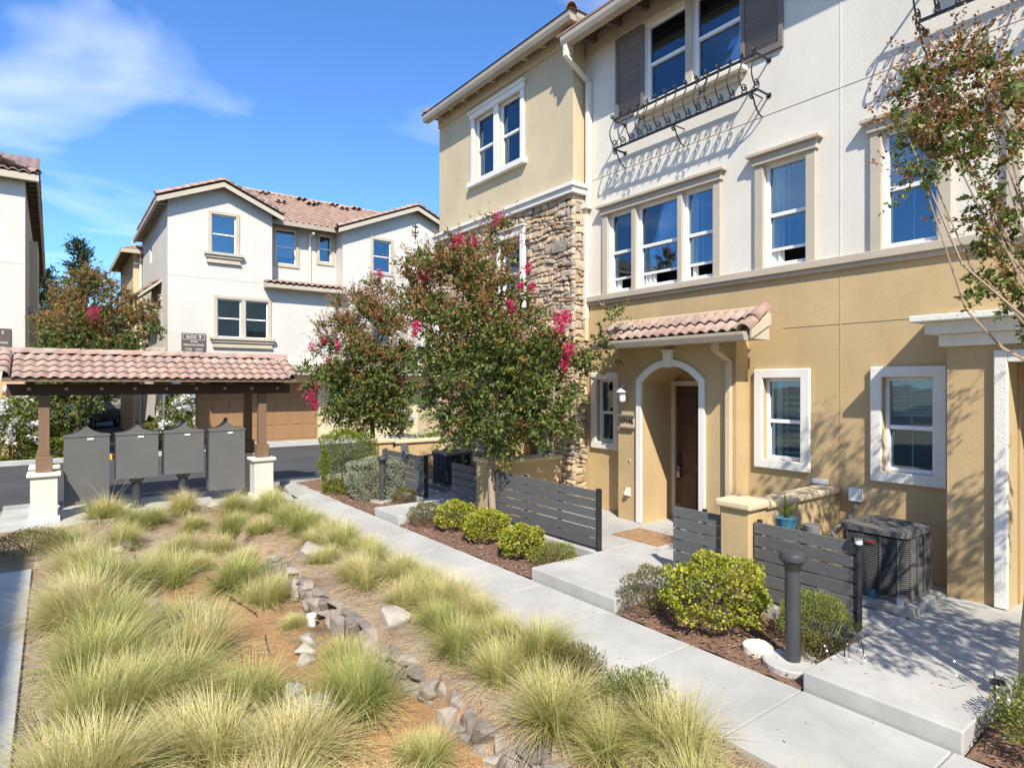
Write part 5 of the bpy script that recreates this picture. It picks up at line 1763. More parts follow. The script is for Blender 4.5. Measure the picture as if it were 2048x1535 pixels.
# tan ground storey of that building
MB(T9).box(-26, -.72, -.02, -.001, .0, 2.55).build('ground_wall', 'tan_stucco', bl)

# building added across the garden, outside the picture, to shade the left walkway
ob = thing('apartment_building', 'unseen tan and white building added across the garden to shade the walkway', 'building', (-9, -4, 0))
MB().box(-15, -5.75, -13, 3.1, 0, 9.0).build('wall', 'pale_tan_stucco', ob)
MB().ext([(-5.02, 9.0), (-5.02, 9.12), (-10, 10.9), (-15.6, 9.12), (-15.6, 9.0)], -13.4, 3.5, 'xz').build('roof', 'tile_far', ob)
TO = Matrix.Translation((-5.75, 0, 0)) @ Matrix.Rotation(math.pi / 2, 4, 'Z')
for k in range(5):
    for z in (1.3, 4.1, 7.0):
        y = -12 + 3 * k
        w = MB(TO).box(y, y + 1.2, -.03, -.005, z, z + 1.4).build('window', 'vinyl', ob)
        MB(TO).box(y + .06, y + 1.14, -.036, -.031, z + .06, z + 1.34).build('pane', 'room', w)

# ================================================================== plants
RV, FV = np.array([.7986, -.6018, 0]), np.array([.6018, .7986, 0])


def link(name, me, parent=None, kind=None):
    o = bpy.data.objects.new(name, me)
    o.parent = parent
    col.objects.link(o)
    if kind:
        o['kind'] = kind
    return o


def local(V, parent):
    Wi = np.array(wm(parent).inverted())
    return V @ Wi[:3, :3].T + Wi[:3, 3]


def crepe_myrtle(name, label, base, lumps, trunk, flowers, seed, dens=1.0, leaf=.072, bark='bark', rust_from=3.0, spray=(.15, .33), rust_k=1.0):
    """multi-limbed small tree: limbs run to every lump; leafy sprays fill the lumps; seed heads at the tips, pink blooms
    lumps: (r, d, z, radius) round the base; flowers: (r, d, z, radius)"""
    rng = np.random.default_rng(seed)
    t = thing(name, label, 'tree', base)
    B = np.array(base)
    W = lambda r, d, z: B + RV * r + FV * d + np.array([0, 0, z - base[2]])
    pts = [W(*p) for p in trunk]
    MB().tube(pts, trunk_r[0], 9, trunk_r[1]).build('trunk', bark, t, smooth=True)
    fork = pts[-1]
    lm = MB()
    GP, GD, GL, RP, RD, RL, PP, PD = [], [], [], [], [], [], [], []
    for lu in lumps:
        r, d, z, q = lu[:4]
        q *= .9
        ld = lu[4] if len(lu) > 4 else 1.0
        c = W(r, d, z)
        mid = fork * .45 + c * .55 + np.array([0, 0, -.12]) + rng.normal(0, .07, 3)
        st_ = pts[-1] if z > 2.0 else pts[len(pts) // 2 + 1]
        lm.tube([st_, (np.array(st_) + mid) / 2 + rng.normal(0, .04, 3), mid, c], .014, 5, .004)
        n = max(6, int(ld * dens * (400 * q * q + 80 * q)))
        u = unit(rng.normal(size=(n, 3)))
        o = c + u * (.86 * q * rng.random(n)[:, None] ** .38) * np.array([1, 1, .95])
        dirs = unit(u * .75 + np.array([0, 0, .55]) + rng.normal(0, .45, (n, 3)) + unit(np.tile(c - fork, (n, 1))) * .35)
        ln = rng.uniform(*spray, n)
        rust_p = np.clip((o[:, 2] - rust_from) / 1.5 + .2, .08, .85) * (.35 + .65 * np.clip((np.linalg.norm(o - c, axis=1) / q), 0, 1)) * rust_k
        isr = rng.random(n) < rust_p
        for k in range(n):
            m_ = int(rng.integers(12, 19))
            s_ = np.linspace(.08, 1, m_)[:, None]
            droop = np.array([0, 0, -.10]) * (s_ ** 2) * (0 if isr[k] else 1)
            P_ = o[k] + dirs[k] * ln[k] * s_ + droop
            D_ = unit(dirs[k] * .55 + rng.normal(0, .75, (m_, 3)))
            if isr[k]:
                RP.append(P_); RD.append(D_); RL.append(rng.uniform(.55, .95, m_))
                if rng.random() < .75:
                    w_ = int(rng.integers(14, 26))
                    tip = o[k] + dirs[k] * ln[k]
                    hh = rng.random(w_)[:, None]
                    PP.append(tip + dirs[k] * hh * .17 + rng.normal(0, .035, (w_, 3)) * (1.1 - hh))
                    PD.append(unit(rng.normal(0, 1, (w_, 3)) + dirs[k]))
            else:
                GP.append(P_); GD.append(D_); GL.append(rng.uniform(.7, 1.2, m_))
    lm.build('limbs', bark, t, smooth=True, kind='stuff')

    def mk(nm, P_, D_, L_, lw, mat):
        V_, F_ = leaf_arrays(P_, D_, L_, L_ * lw, rng)
        return link(nm, np_mesh(nm, local(V_, t), F_, mat), t, 'stuff')
    mk('foliage', np.concatenate(GP), np.concatenate(GD), np.concatenate(GL) * leaf, .30, 'leaf_green')
    if RP:
        mk('rust_foliage', np.concatenate(RP), np.concatenate(RD), np.concatenate(RL) * leaf, .26, 'leaf_rust')
    if PP:
        P_ = np.concatenate(PP)
        mk('seed_heads', P_, np.concatenate(PD), rng.uniform(.018, .032, len(P_)), .35, 'panicle')
    for (r, d, z, q) in flowers:
        q *= 1.15
        n = int(90 + 5200 * q * q)
        c = W(r, d, z)
        P_ = c + unit(rng.normal(size=(n, 3))) * (q * rng.random(n)[:, None] ** .4) * np.array([.8, .8, 1.15])
        mk('flower_head', P_, unit(rng.normal(size=(n, 3))), rng.uniform(.02, .04, n), .55, 'pink')
    return t


def L2(px, py, cx, k, r, d=0.0):
    """lump from a sketch: sideways and height in sketch units"""
    return ((px - cx) / k, d, 2.4 + (767.5 - py) / k, r)


k1 = 121.0
lum = []
for (px, py, r, ds) in ((992, 462, .20, (0,)), (990, 505, .28, (.1,)), (920, 525, .40, (-.25, .3)), (850, 545, .40, (-.1, .3)), (835, 610, .38, (.0, .35)), (955, 575, .42, (-.4, .4)), (1010, 590, .36, (0,)),
                        (880, 640, .45, (-.3, .5)), (960, 650, .5, (-.6, .5)), (1045, 640, .36, (-.1,)), (1010, 700, .5, (-.5, .6)), (1090, 695, .36, (-.3, .3)), (1140, 712, .24, (-.1,)), (870, 720, .45, (-.3, .4)),
                        (940, 740, .52, (-.6, .6)), (1040, 770, .5, (-.45, .5)), (880, 800, .40, (0,)), (1110, 790, .36, (-.2,)), (960, 830, .5, (-.5, .45)), (1060, 845, .42, (-.3, .35)),
                        (915, 860, .36, (-.1,)), (1125, 850, .24, (0,)), (1000, 875, .32, (-.2, .3)), (1160, 735, .22, (-.3,)), (1195, 690, .16, (-.35,)), (1222, 640, .12, (-.4,))):
    for d in ds:
        lum.append(L2(px, py, 985, k1, r, d))
fl1 = [L2(x, y, 985, k1, r, d) for (x, y, r, d) in ((993, 438, .11, 0), (918, 495, .12, -.4), (945, 495, .08, -.4), (848, 550, .12, -.1), (1052, 540, .07, -.2), (1110, 650, .15, -.55), (1126, 640, .10, -.5),
                                                     (1128, 705, .13, -.55), (1122, 730, .09, -.5), (840, 660, .09, -.5), (1018, 620, .07, -.6), (1037, 582, .06, -.4), (1060, 580, .06, -.3))]
trunk_r = (.062, .042)
crepe_myrtle('crepe_myrtle_tree', 'crepe myrtle with pale bare trunk and pink blooms before the stone bay', (5.83, 8.23, -.02), lum,
             [(0, 0, -.05), (-.03, .0, .5), (-.05, .02, 1.0), (-.02, 0, 1.45), (.0, .02, 1.9)], fl1, 11, 1.05, rust_from=2.8, rust_k=.85)

k2 = 81.4
lum2 = []
for (px, py, r, ds) in ((745, 560, .26, (0,)), (705, 585, .24, (.1,)), (780, 575, .26, (0,)), (740, 610, .40, (-.3, .3)), (670, 600, .15, (0,)), (690, 645, .42, (-.2, .3)), (780, 640, .45, (-.3, .3)),
                        (650, 690, .36, (0,)), (640, 650, .16, (-.1,)), (730, 700, .6, (-.5, .5)), (800, 710, .5, (-.2, .4)), (680, 750, .5, (-.3, .3)), (760, 770, .6, (-.5, .5)), (640, 745, .26, (0,)), (615, 770, .15, (0,)),
                        (690, 810, .45, (-.3, .3)), (770, 820, .5, (-.4, .3)), (810, 780, .4, (0,)), (720, 845, .4, (0,)), (790, 850, .36, (0,)), (665, 830, .3, (0,)), (600, 735, .12, (0,))):
    for d in ds:
        lum2.append(L2(px, py, 745, k2, r, d))
fl2 = [L2(x, y, 745, k2, r, d) for (x, y, r, d) in ((618, 690, .12, -.1), (643, 676, .10, -.2), (681, 685, .12, -.4), (662, 720, .09, -.4), (672, 748, .10, -.5), (632, 770, .08, -.2), (615, 795, .17, -.1), (622, 812, .13, 0),
                                                     (765, 535, .10, -.2), (838, 663, .10, -.3), (590, 778, .07, 0))]
trunk_r = (.075, .05)
crepe_myrtle('crepe_myrtle_tree', 'crepe myrtle with dark trunk and pink blooms beyond the clipped hedge', (6.72, 15.0, -.02), lum2,
             [(0, 0, -.05), (.02, .0, .5), (.0, .02, 1.1), (-.02, 0, 1.7), (.0, .02, 2.2)], fl2, 12, 1.3, .076, 'bark_dark', rust_from=2.6)

k3 = 284.0
lum3 = [L2(px, py, 2046, k3, r, d) + (1.8,) for (px, py, r, d) in
        ((1925, 120, .20, 0), (1880, 165, .22, .1), (1835, 180, .15, 0), (1955, 190, .28, 0), (1850, 285, .20, .1), (1905, 300, .22, 0), (1800, 255, .10, 0), (1915, 240, .2, .2), (1840, 365, .12, 0), (1985, 300, .24, 0),
         (2040, 210, .3, .2), (1985, 430, .2, 0), (2030, 480, .24, .1), (2010, 570, .15, .1), (2040, 610, .15, 0), (1965, 560, .08, 0))]
lum3 += [L2(px, py, 2046, k3, r, d) for (px, py, r, d) in
         ((2180, 300, .5, 0), (2200, 120, .45, .3), (2300, 400, .5, .2), (2330, 230, .5, 0), (2280, 560, .4, -.2), (2420, 480, .5, -.4))]
lum3 += [(-.1, -1.9, 3.0, .42, 1.4), (.5, -1.6, 2.75, .45, 1.4), (.3, -2.1, 3.6, .45, 1.4), (.8, -1.2, 2.7, .45, 1.4), (.25, -1.35, 3.35, .4, 1.4), (.9, -1.8, 3.4, .5, 1.4), (1.2, -1.0, 3.6, .5, 1.4), (.6, -2.3, 2.9, .45, 1.4), (1.3, -1.7, 2.9, .45, 1.4)]  # out-of-view crown lumps added to throw dappled shade on the end porch
fl3 = [L2(x, y, 2046, k3, r, d) for (x, y, r, d) in ((2046, 330, .12, -.2), (2075, 345, .12, -.2), (2300, 200, .14, 0))]
trunk_r = (.055, .036)
crepe_myrtle('crepe_myrtle_tree', 'crepe myrtle with rusty seed heads shading the end porch', (5.45, 1.24, 0), lum3,
             [(0, 0, -.05), (.01, .0, .6), (.05, -.02, 1.2), (.14, -.1, 1.8), (.26, -.25, 2.3)], fl3, 13, .8, .044, 'bark', rust_from=2.9, spray=(.08, .22), rust_k=.62)
k4 = 61.0
lum4 = []
for (px, py, r, ds) in ((190, 570, .55, (-.4, .4)), (140, 600, .6, (0,)), (240, 600, .55, (0,)), (110, 650, .6, (0,)), (190, 650, .9, (-.6, .6)), (270, 640, .6, (0,)), (300, 620, .3, (0,)), (310, 660, .3, (0,)), (130, 700, .7, (-.3,)),
                        (210, 710, .9, (-.6, .6)), (270, 690, .55, (0,)), (110, 790, .6, (0,)), (150, 820, .6, (0,)), (190, 790, .6, (0,)), (140, 760, .7, (0,)), (210, 750, .7, (.2,))):
    for d in ds:
        lum4.append(L2(px, py, 160, k4, r, d))
trunk_r = (.08, .05)
crepe_myrtle('crepe_myrtle_tree', 'bushy rust-topped crepe myrtle rising above the shelter roof', (.65, 24.6, .05), lum4,
             [(0, 0, 0), (.02, .0, .6), (.0, .02, 1.2), (.1, 0, 1.9), (.2, .02, 2.6)], [L2(235, 632, 160, k4, .2, -1.0)], 14, .75, .10, 'bark_dark', rust_from=3.6)


def conifer(base, h, w, seed, label):
    rng = np.random.default_rng(seed)
    t = thing('pine_tree', label, 'tree', base)
    MB().tube([base, (base[0], base[1], base[2] + h)], .28, 8, .03).build('trunk', 'bark_dark', t)
    P_, D_ = [], []
    nb = 95
    for i in range(nb):
        f = (i + rng.random()) / nb
        z = h * (.12 + .86 * f)
        ln = w * (1 - f) ** .8 * rng.uniform(.55, 1.1) + .3
        a = rng.uniform(0, 2 * math.pi)
        d = np.array([math.cos(a), math.sin(a), .18 + .25 * f])
        n = int(90 * (ln / w) + 25)
        s_ = rng.random(n)[:, None] ** .7
        p = np.array(base) + np.array([0, 0, z]) + d * ln * s_ + rng.normal(0, .20, (n, 3)) * (.4 + s_)
        P_.append(p); D_.append(unit(d + rng.normal(0, .6, (n, 3)) + np.array([0, 0, .3])))
    P_, D_ = np.concatenate(P_), np.concatenate(D_)
    V_, F_ = leaf_arrays(P_, D_, rng.uniform(.3, .55, len(P_)), rng.uniform(.05, .09, len(P_)), rng)
    link('foliage', np_mesh('foliage', local(V_, t), F_, 'conifer'), t, 'stuff')


conifer((1.7, 60, -.03), 14.0, 3.3, 1, 'tall dark pine with a pointed top far behind the shelter')
conifer((-.35, 62, -.03), 11.6, 2.6, 2, 'lower dark pine next to the pale building corner')
conifer((4.0, 66, -.03), 9.0, 4.2, 3, 'broad dark pine half hidden behind the white building side')
conifer((-3.0, 70, -.03), 11, 4.0, 4, 'dark pine hidden behind the pale hip-roofed building')


# ---- shrubs
def shrub(name, label, c, rx, ry, h, n, L_, lw, mat, seed, box=2.0, cat='shrub', loose=.12, group=None, flowers=None, up=.35, core=True):
    """rounded leafy mound: leaves through an outer shell, twiggy dark inside; box > 2 squares the form"""
    rng = np.random.default_rng(seed)
    t = thing(name, label, cat, c, 0, group)
    u = unit(rng.normal(size=(n, 3)))
    if box < 3:
        u[:, 2] = np.abs(u[:, 2]) * 1.6 - .6
    k = (np.abs(u[:, 0]) ** box + np.abs(u[:, 1]) ** box + np.abs(u[:, 2]) ** box) ** (-1 / box)
    lum_ = 1 + .10 * np.sin(u[:, 0] * 7 + seed) * np.sin(u[:, 1] * 6 + 1) + .08 * np.sin(u[:, 2] * 9 + u[:, 0] * 5)
    sh_ = 1 - np.abs(rng.normal(0, loose, n))
    P_ = u * (k * lum_ * sh_)[:, None] * np.array([rx, ry, h * .5])
    P_[:, 2] += h * .5
    P_[:, 2] = np.maximum(P_[:, 2], .01)
    D_ = unit(u + rng.normal(0, .55, (n, 3)) + np.array([0, 0, up]))
    V_, F_ = leaf_arrays(P_, D_, rng.uniform(.7, 1.25, n) * L_, rng.uniform(.8, 1.2, n) * L_ * lw, rng)
    link('foliage', np_mesh('foliage', V_, F_, mat), t, 'stuff')
    m = MB(Matrix.Translation(c))
    for i in range(9):
        a = 2 * math.pi * i / 9
        m.tube([(0, 0, 0), (rx * .3 * math.cos(a), ry * .3 * math.sin(a), h * .4), (rx * .6 * math.cos(a), ry * .6 * math.sin(a), h * .7)], .012, 4, .004)
    m.build('stems', 'bark_dark', t, kind='stuff')
    if flowers:
        nf, fs, fm = flowers
        idx = rng.choice(n, nf)
        if fs > .06:                                       # whole blooms: little balls of petals
            PP = np.repeat(P_[idx] * 1.04, 26, 0) + rng.normal(0, fs * .42, (nf * 26, 3))
            V_, F_ = leaf_arrays(PP, unit(rng.normal(size=(len(PP), 3))), np.full(len(PP), fs * .8), np.full(len(PP), fs * .4), rng)
        else:
            PP = P_[idx] * 1.05 + np.array([0, 0, .015])
            V_, F_ = leaf_arrays(PP, unit(rng.normal(size=(nf, 3)) * np.array([1, 1, .4])), np.full(nf, fs), np.full(nf, fs * .5), rng)
        link('blossoms', np_mesh('blossoms', V_, F_, fm), t, 'stuff')
    return t


shrub('rounded_shrub', 'rounded yellow-green shrub beside the bollard in the bark bed', (5.22, 3.58, 0), .47, .45, .68, 5200, .036, .42, 'yellow_leaf', 21, 2.4, loose=.10)
shrub('daisy_shrub', 'sprawling wiry shrub dotted with tiny white daisies at the porch step', (5.05, 4.22, 0), .36, .34, .46, 4200, .030, .16, 'wild_leaf', 22, flowers=(120, .016, 'white_petal'), loose=.2, up=.8)
shrub('feathery_shrub', 'feathery light green shrub between bollard and slat fence', (5.56, 2.78, 0), .33, .32, .48, 5200, .034, .13, 'fresh_leaf', 23, loose=.22, up=1.0)
shrub('low_shrub', 'low reddish ground shrub at the foot of the bollard', (5.28, 2.62, 0), .20, .22, .2, 1500, .026, .2, 'wild_leaf', 24, loose=.2)
shrub('rounded_shrub', 'leafy yellow-green shrub against the trunk of the crepe myrtle', (5.26, 7.62, 0), .36, .34, .48, 3600, .038, .42, 'yellow_leaf', 25, loose=.13)
shrub('rounded_shrub', 'small yellow-green shrub just past the wiry brown shrub', (5.26, 8.50, 0), .32, .33, .48, 3000, .038, .42, 'yellow_leaf', 26, loose=.13)
shrub('rounded_shrub', 'yellow-green shrub on its own in front of the long slat fence', (5.18, 6.62, 0), .31, .31, .44, 3400, .038, .42, 'yellow_leaf', 27, loose=.13)
shrub('low_shrub', 'wiry green ground shrub at the corner of the front porch slab', (5.28, 6.08, 0), .34, .30, .28, 3400, .03, .16, 'fresh_leaf', 28, loose=.22, up=.8)
shrub('low_shrub', 'wiry brown shrub beside the far porch step', (5.05, 9.12, 0), .30, .32, .38, 3000, .032, .16, 'wild_leaf', 29, loose=.2, up=.8)
shrub('daisy_shrub', 'large wild shrub spilling over the end of the porch slab', (5.10, .92, 0), .42, .42, .5, 5200, .030, .2, 'fresh_leaf', 30, loose=.2, up=.6, flowers=(40, .02, 'white_petal'))
shrub('low_shrub', 'low brown-leaved shrub at the path edge by the end slab', (4.98, .42, 0), .3, .4, .34, 2600, .03, .2, 'wild_leaf', 31, loose=.2)
shrub('clipped_hedge', 'bright green clipped hedge beside the path near the road', (5.22, 13.05, 0), .50, .62, 1.32, 8500, .06, .16, 'hedge_leaf', 32, 4.0, cat='hedge', loose=.07, up=.5)
shrub('silver_shrub', 'silvery grey-green clipped shrub behind the far bollard', (5.42, 11.95, 0), .55, .56, .82, 9000, .034, .3, 'grey_leaf', 33, 3.2, loose=.07)
shrub('low_shrub', 'low olive shrub between the silvery bush and the fence', (5.62, 11.05, 0), .26, .26, .3, 1800, .032, .18, 'wild_leaf', 34, loose=.2, up=.8)
shrub('low_shrub', 'shaded brownish shrub at the corner of the left pier', (-.25, 11.0, -.02), .42, .55, .34, 3000, .03, .2, 'wild_leaf', 35, loose=.2)
shrub('low_shrub', 'low wiry green shrub in the grass row by the path', (3.40, 3.05, -.05), .36, .30, .30, 3000, .034, .14, 'fresh_leaf', 36, loose=.35, up=1.0)
shrub('low_shrub', 'small rusty shrub at the path edge between two grass clumps', (3.42, 3.72, -.05), .30, .28, .26, 2600, .034, .14, 'wild_leaf', 37, loose=.35, up=1.0)
shrub('grass_planting', 'bright green planting on top of the far low wall', (8.2, 13.6, .55), 1.3, .35, .62, 3000, .09, .1, 'hedge_leaf', 38, loose=.15, up=1.4)
# across the road
shrub('white_rose', 'white rose bush standing before the tan wall beyond the shelter', (-.95, 24.0, .05), .75, .7, 1.95, 3600, .09, .4, 'fresh_leaf', 41, cat='rose bush', loose=.3, flowers=(70, .13, 'white_petal'))
shrub('white_rose', 'white rose bush beside the brown garage door', (3.45, 24.3, .05), .62, .6, 2.0, 3600, .09, .4, 'fresh_leaf', 42, cat='rose bush', loose=.3, flowers=(80, .13, 'white_petal'))
shrub('white_rose', 'small white rose against the tan garage wall behind the trees', (12.6, 25.0, .0), .5, .5, 1.7, 2200, .09, .4, 'fresh_leaf', 43, cat='rose bush', loose=.3, flowers=(35, .12, 'white_petal'))
shrub('clipped_hedge', 'low clipped hedge along the far kerb', (-.2, 23.95, .05), 1.5, .35, .62, 5200, .07, .35, 'hedge_leaf', 44, 4, cat='hedge', loose=.08)
shrub('low_shrub', 'dark reddish shrub at the driveway mouth', (2.75, 24.6, .05), .6, .7, .95, 3200, .09, .3, 'wild_leaf', 45, loose=.2)
shrub('low_shrub', 'dark green shrub in shade behind the shelter post', (.2, 25.0, .05), .8, .5, 1.0, 3000, .09, .35, 'leaf_green', 46, loose=.2)
shrub('low_shrub', 'green shrub between driveway and white building', (3.0, 26.6, .0), .3, .8, 1.1, 2400, .09, .3, 'hedge_leaf', 47, loose=.2)
for i, (x, y, r, h, lab) in enumerate(((-1, 52, 3, 5, 'leafy tree closing the far end of the driveway'), (4.5, 56, 3.5, 6, 'wide leafy tree behind the parked car'), (1.8, 75, 6, 7, 'broad hazy tree behind the pines'))):
    shrub('leafy_tree', lab, (x, y, -.03), r, r, h, 5000, .28, .4, 'leaf_green', 50 + i, cat='tree', loose=.25)


# ---- ornamental grass clumps
def clump_mesh(seed, n=1900, hgt=.62, spread=1.0):
    rng = np.random.default_rng(seed)
    tilt = rng.normal(0, .16, 2)
    parts_ = rng.normal(0, .10, (5, 2))                    # a clump is several crowns grown together
    S = 5
    a = rng.uniform(0, 2 * math.pi, n)
    r0 = np.abs(rng.normal(0, .055, n))
    lean = np.clip(np.abs(rng.normal(.0, .80, n)) + .08, 0, 1.75) * spread
    ln = rng.uniform(.55, 1.12, n) * hgt * (1.08 + .18 * lean)
    a2 = a + rng.normal(0, .5, n)
    dx, dy = np.cos(a2), np.sin(a2)
    pk = rng.integers(0, 5, n)
    bx, by = r0 * np.cos(a) + parts_[pk, 0], r0 * np.sin(a) + parts_[pk, 1]
    ln = ln * rng.uniform(.72, 1.1, 5)[pk]
    wdt = rng.uniform(.0024, .0046, n)
    V_, al = [], []
    x, y, z = bx.copy(), by.copy(), np.full(n, -.02)
    ang = lean * .55
    curl = rng.uniform(.25, .95, n) * (.25 + lean)
    for s_ in range(S + 1):
        t = s_ / S
        w_ = wdt * (1 - t ** 1.6 * .93)
        sx, sy = -dy * w_, dx * w_
        V_.append(np.stack([x - sx, y - sy, z], 1)); V_.append(np.stack([x + sx, y + sy, z], 1))
        al += [np.full(n, .45 * t), np.full(n, .45 * t)]
        st_ = ln / S * .92
        x = x + dx * st_ * np.sin(ang) + tilt[0] * st_ * t; y = y + dy * st_ * np.sin(ang) + tilt[1] * st_ * t; z = z + st_ * np.cos(ang)
        ang = np.minimum(ang + curl / S * 1.5, 2.3)
    V_ = np.stack(V_, 1).reshape(-1, 3)
    al = np.stack(al, 1).reshape(-1)
    b = np.arange(n)[:, None] * (2 * (S + 1))
    F_ = np.concatenate([b + np.array([[2 * s_, 2 * s_ + 1, 2 * s_ + 3, 2 * s_ + 2]]) for s_ in range(S)], 0)
    V_[:, 2] = np.maximum(V_[:, 2], -.03)
    return np_mesh('grass_blades', V_, F_, 'grass', attr=('along', al))


def skirt_mesh(seed, n=700):
    """dead straw lying round the foot of a clump"""
    rng = np.random.default_rng(seed)
    a = rng.uniform(0, 2 * math.pi, n)
    r = np.abs(rng.normal(.2, .14, n))
    P_ = np.stack([r * np.cos(a), r * np.sin(a), rng.uniform(.0, .05, n)], 1)
    D_ = np.stack([np.cos(a + rng.normal(0, .5, n)), np.sin(a + rng.normal(0, .5, n)), rng.normal(-.08, .12, n)], 1)
    V_, F_ = leaf_arrays(P_, D_, rng.uniform(.10, .26, n), np.full(n, .0028), rng)
    return np_mesh('straw_skirt', V_, F_, 'straw')


cl_var = [clump_mesh(60 + i, 1500, .54 + .06 * (i % 4), (1.0, .8, 1.2, .9, 1.1, .7, 1.0, .85)[i]) for i in range(8)]
cl_big = [clump_mesh(80 + i, 2500, .66, (1.0, .85, 1.1, .9)[i]) for i in range(4)]
sk_var = [skirt_mesh(70 + i) for i in range(3)]
ROW = {
    'path': ('pale grass clump between the stone edging and the sunlit path', 'grass clumps along the sunlit path'),
    'walk': ('large pale grass clump in the row beside the shaded walkway', 'grass clumps along the shaded walkway'),
    'hollow': ('green grass clump growing in the orange soil of the stone-edged hollow', 'grass clumps in the hollow'),
    'slope': ('small green grass clump on the straw-covered slope below the mailboxes', 'grass clumps on the straw slope'),
    'mail': ('grass clump at the foot of the mailbox shelter', 'grass clumps before the mailboxes'),
}
clumps = [
    # x, y, scale, big, row
    (.82, 13.15, 1.15, 0, 'mail'), (1.35, 12.5, .95, 0, 'mail'), (2.1, 12.95, .95, 0, 'mail'), (2.72, 12.55, .9, 0, 'mail'), (3.28, 12.1, 1.15, 0, 'mail'), (3.60, 12.9, .8, 0, 'mail'),
    (3.30, 10.9, 1.0, 0, 'path'), (3.25, 9.95, 1.0, 0, 'path'), (3.42, 8.85, 1.1, 0, 'path'), (3.05, 8.35, .7, 0, 'path'), (3.42, 7.75, .9, 0, 'path'), (3.08, 7.0, .95, 0, 'path'), (3.50, 6.9, .9, 0, 'path'),
    (3.15, 6.1, .8, 0, 'path'), (3.42, 5.75, .95, 0, 'path'), (3.05, 5.3, .75, 0, 'path'), (3.38, 4.75, 1.05, 0, 'path'), (3.0, 4.15, .85, 0, 'path'), (3.42, 4.2, 1.0, 0, 'path'), (2.95, 3.35, 1.0, 0, 'path'),
    (3.28, 2.60, 1.1, 0, 'path'), (3.0, 2.2, .95, 0, 'path'), (2.95, 2.85, .8, 0, 'path'), (3.2, 1.5, 1.0, 0, 'path'),
    (1.6, 11.1, 1.15, 0, 'hollow'), (1.2, 9.7, 1.15, 0, 'hollow'), (2.0, 9.0, 1.2, 0, 'hollow'), (2.10, 8.1, .95, 0, 'hollow'), (1.18, 7.55, 1.2, 0, 'hollow'), (1.15, 6.65, 1.1, 0, 'hollow'),
    (2.15, 6.95, .42, 0, 'hollow'), (2.0, 4.75, 1.15, 1, 'hollow'), (2.15, 3.95, .72, 0, 'hollow'), (1.28, 5.35, 1.15, 1, 'hollow'), (1.35, 4.35, 1.1, 1, 'hollow'), (1.55, 3.45, 1.0, 0, 'hollow'), (2.2, 2.7, .9, 0, 'hollow'),
    (2.25, 5.75, .75, 0, 'hollow'),
    (.18, 11.1, 1.1, 0, 'walk'), (.30, 9.9, 1.0, 0, 'walk'), (.42, 8.9, 1.25, 1, 'walk'), (.30, 7.75, 1.2, 1, 'walk'), (.52, 7.0, 1.1, 1, 'walk'), (.32, 6.25, 1.2, 1, 'walk'), (.62, 5.45, 1.15, 1, 'walk'), (.22, 5.2, 1.1, 1, 'walk'),
    (.75, 4.6, 1.1, 1, 'walk'), (.15, 4.3, 1.1, 1, 'walk'), (.9, 3.7, 1.0, 1, 'walk'), (.9, 11.7, .8, 0, 'hollow'),
    (1.95, 12.1, .8, 0, 'slope'), (2.55, 11.6, .85, 0, 'slope'), (2.2, 10.9, .9, 0, 'slope'), (2.75, 10.6, .8, 0, 'slope'), (2.35, 10.0, .85, 0, 'slope'), (1.75, 10.1, .8, 0, 'slope'),
    (3.55, 10.4, .85, 0, 'path'), (3.5, 9.4, .8, 0, 'path'), (3.1, 9.2, .7, 0, 'path'), (3.5, 8.3, .75, 0, 'path'), (3.1, 7.5, .75, 0, 'path'), (3.5, 6.3, .8, 0, 'path'), (3.55, 5.25, .85, 0, 'path'), (2.98, 4.7, .8, 0, 'path'), (3.25, 3.75, .8, 0, 'path'),
]
OWN = {
    (.82, 13.15): 'broad grass clump before the tall mailbox cabinet at the shaded end', (1.35, 12.5): 'grass clump before the pedestal of the mailbox next to the shaded-end cabinet',
    (2.1, 12.95): 'grass clump hiding the pedestal of the mailbox near the path side', (2.72, 12.55): 'low grass clump before the tall mailbox cabinet near the path',
    (3.28, 12.1): 'full grass clump before the sunlit white pier of the shelter', (3.60, 12.9): 'small grass clump squeezed between sunlit pier and path',
    (2.0, 4.75): 'large starburst grass clump over the flat pale stone in the hollow', (2.15, 3.95): 'small dense dark green clump between starburst clump and edging wall',
    (2.15, 6.95): 'tiny green grass tuft beside the white pipe', (2.10, 8.1): 'dark-centred clump against the start of the edging wall', (2.25, 5.75): 'grass clump beside the three pale cobbles',
    (3.28, 2.60): 'tall straw-coloured clump leaning over the path past the rusty shrub', (3.42, 8.85): 'grass clump against the half-buried grey boulder',
    (3.05, 8.35): 'small grass clump at the top of the edging wall below the boulder', (3.38, 4.75): 'grass clump bulging over the path opposite the porch step',
    (2.95, 3.35): 'yellowish clump directly above the tallest edging stones', (.18, 11.1): 'shaded grass clump beside the low brownish shrub',
    (3.30, 10.9): 'grass clump by the path across from the far bollard', (3.25, 9.95): 'grass clump by the path across from the far porch step',
    (1.55, 3.45): 'grass clump low in the hollow past the big pale stone', (1.2, 9.7): 'grass clump in the hollow next to the tumbled bank stones',
    (.9, 11.7): 'small clump on the bank between mailboxes and tumbled stones', (1.6, 11.1): 'dark green clump on the slope below the mailboxes',
}
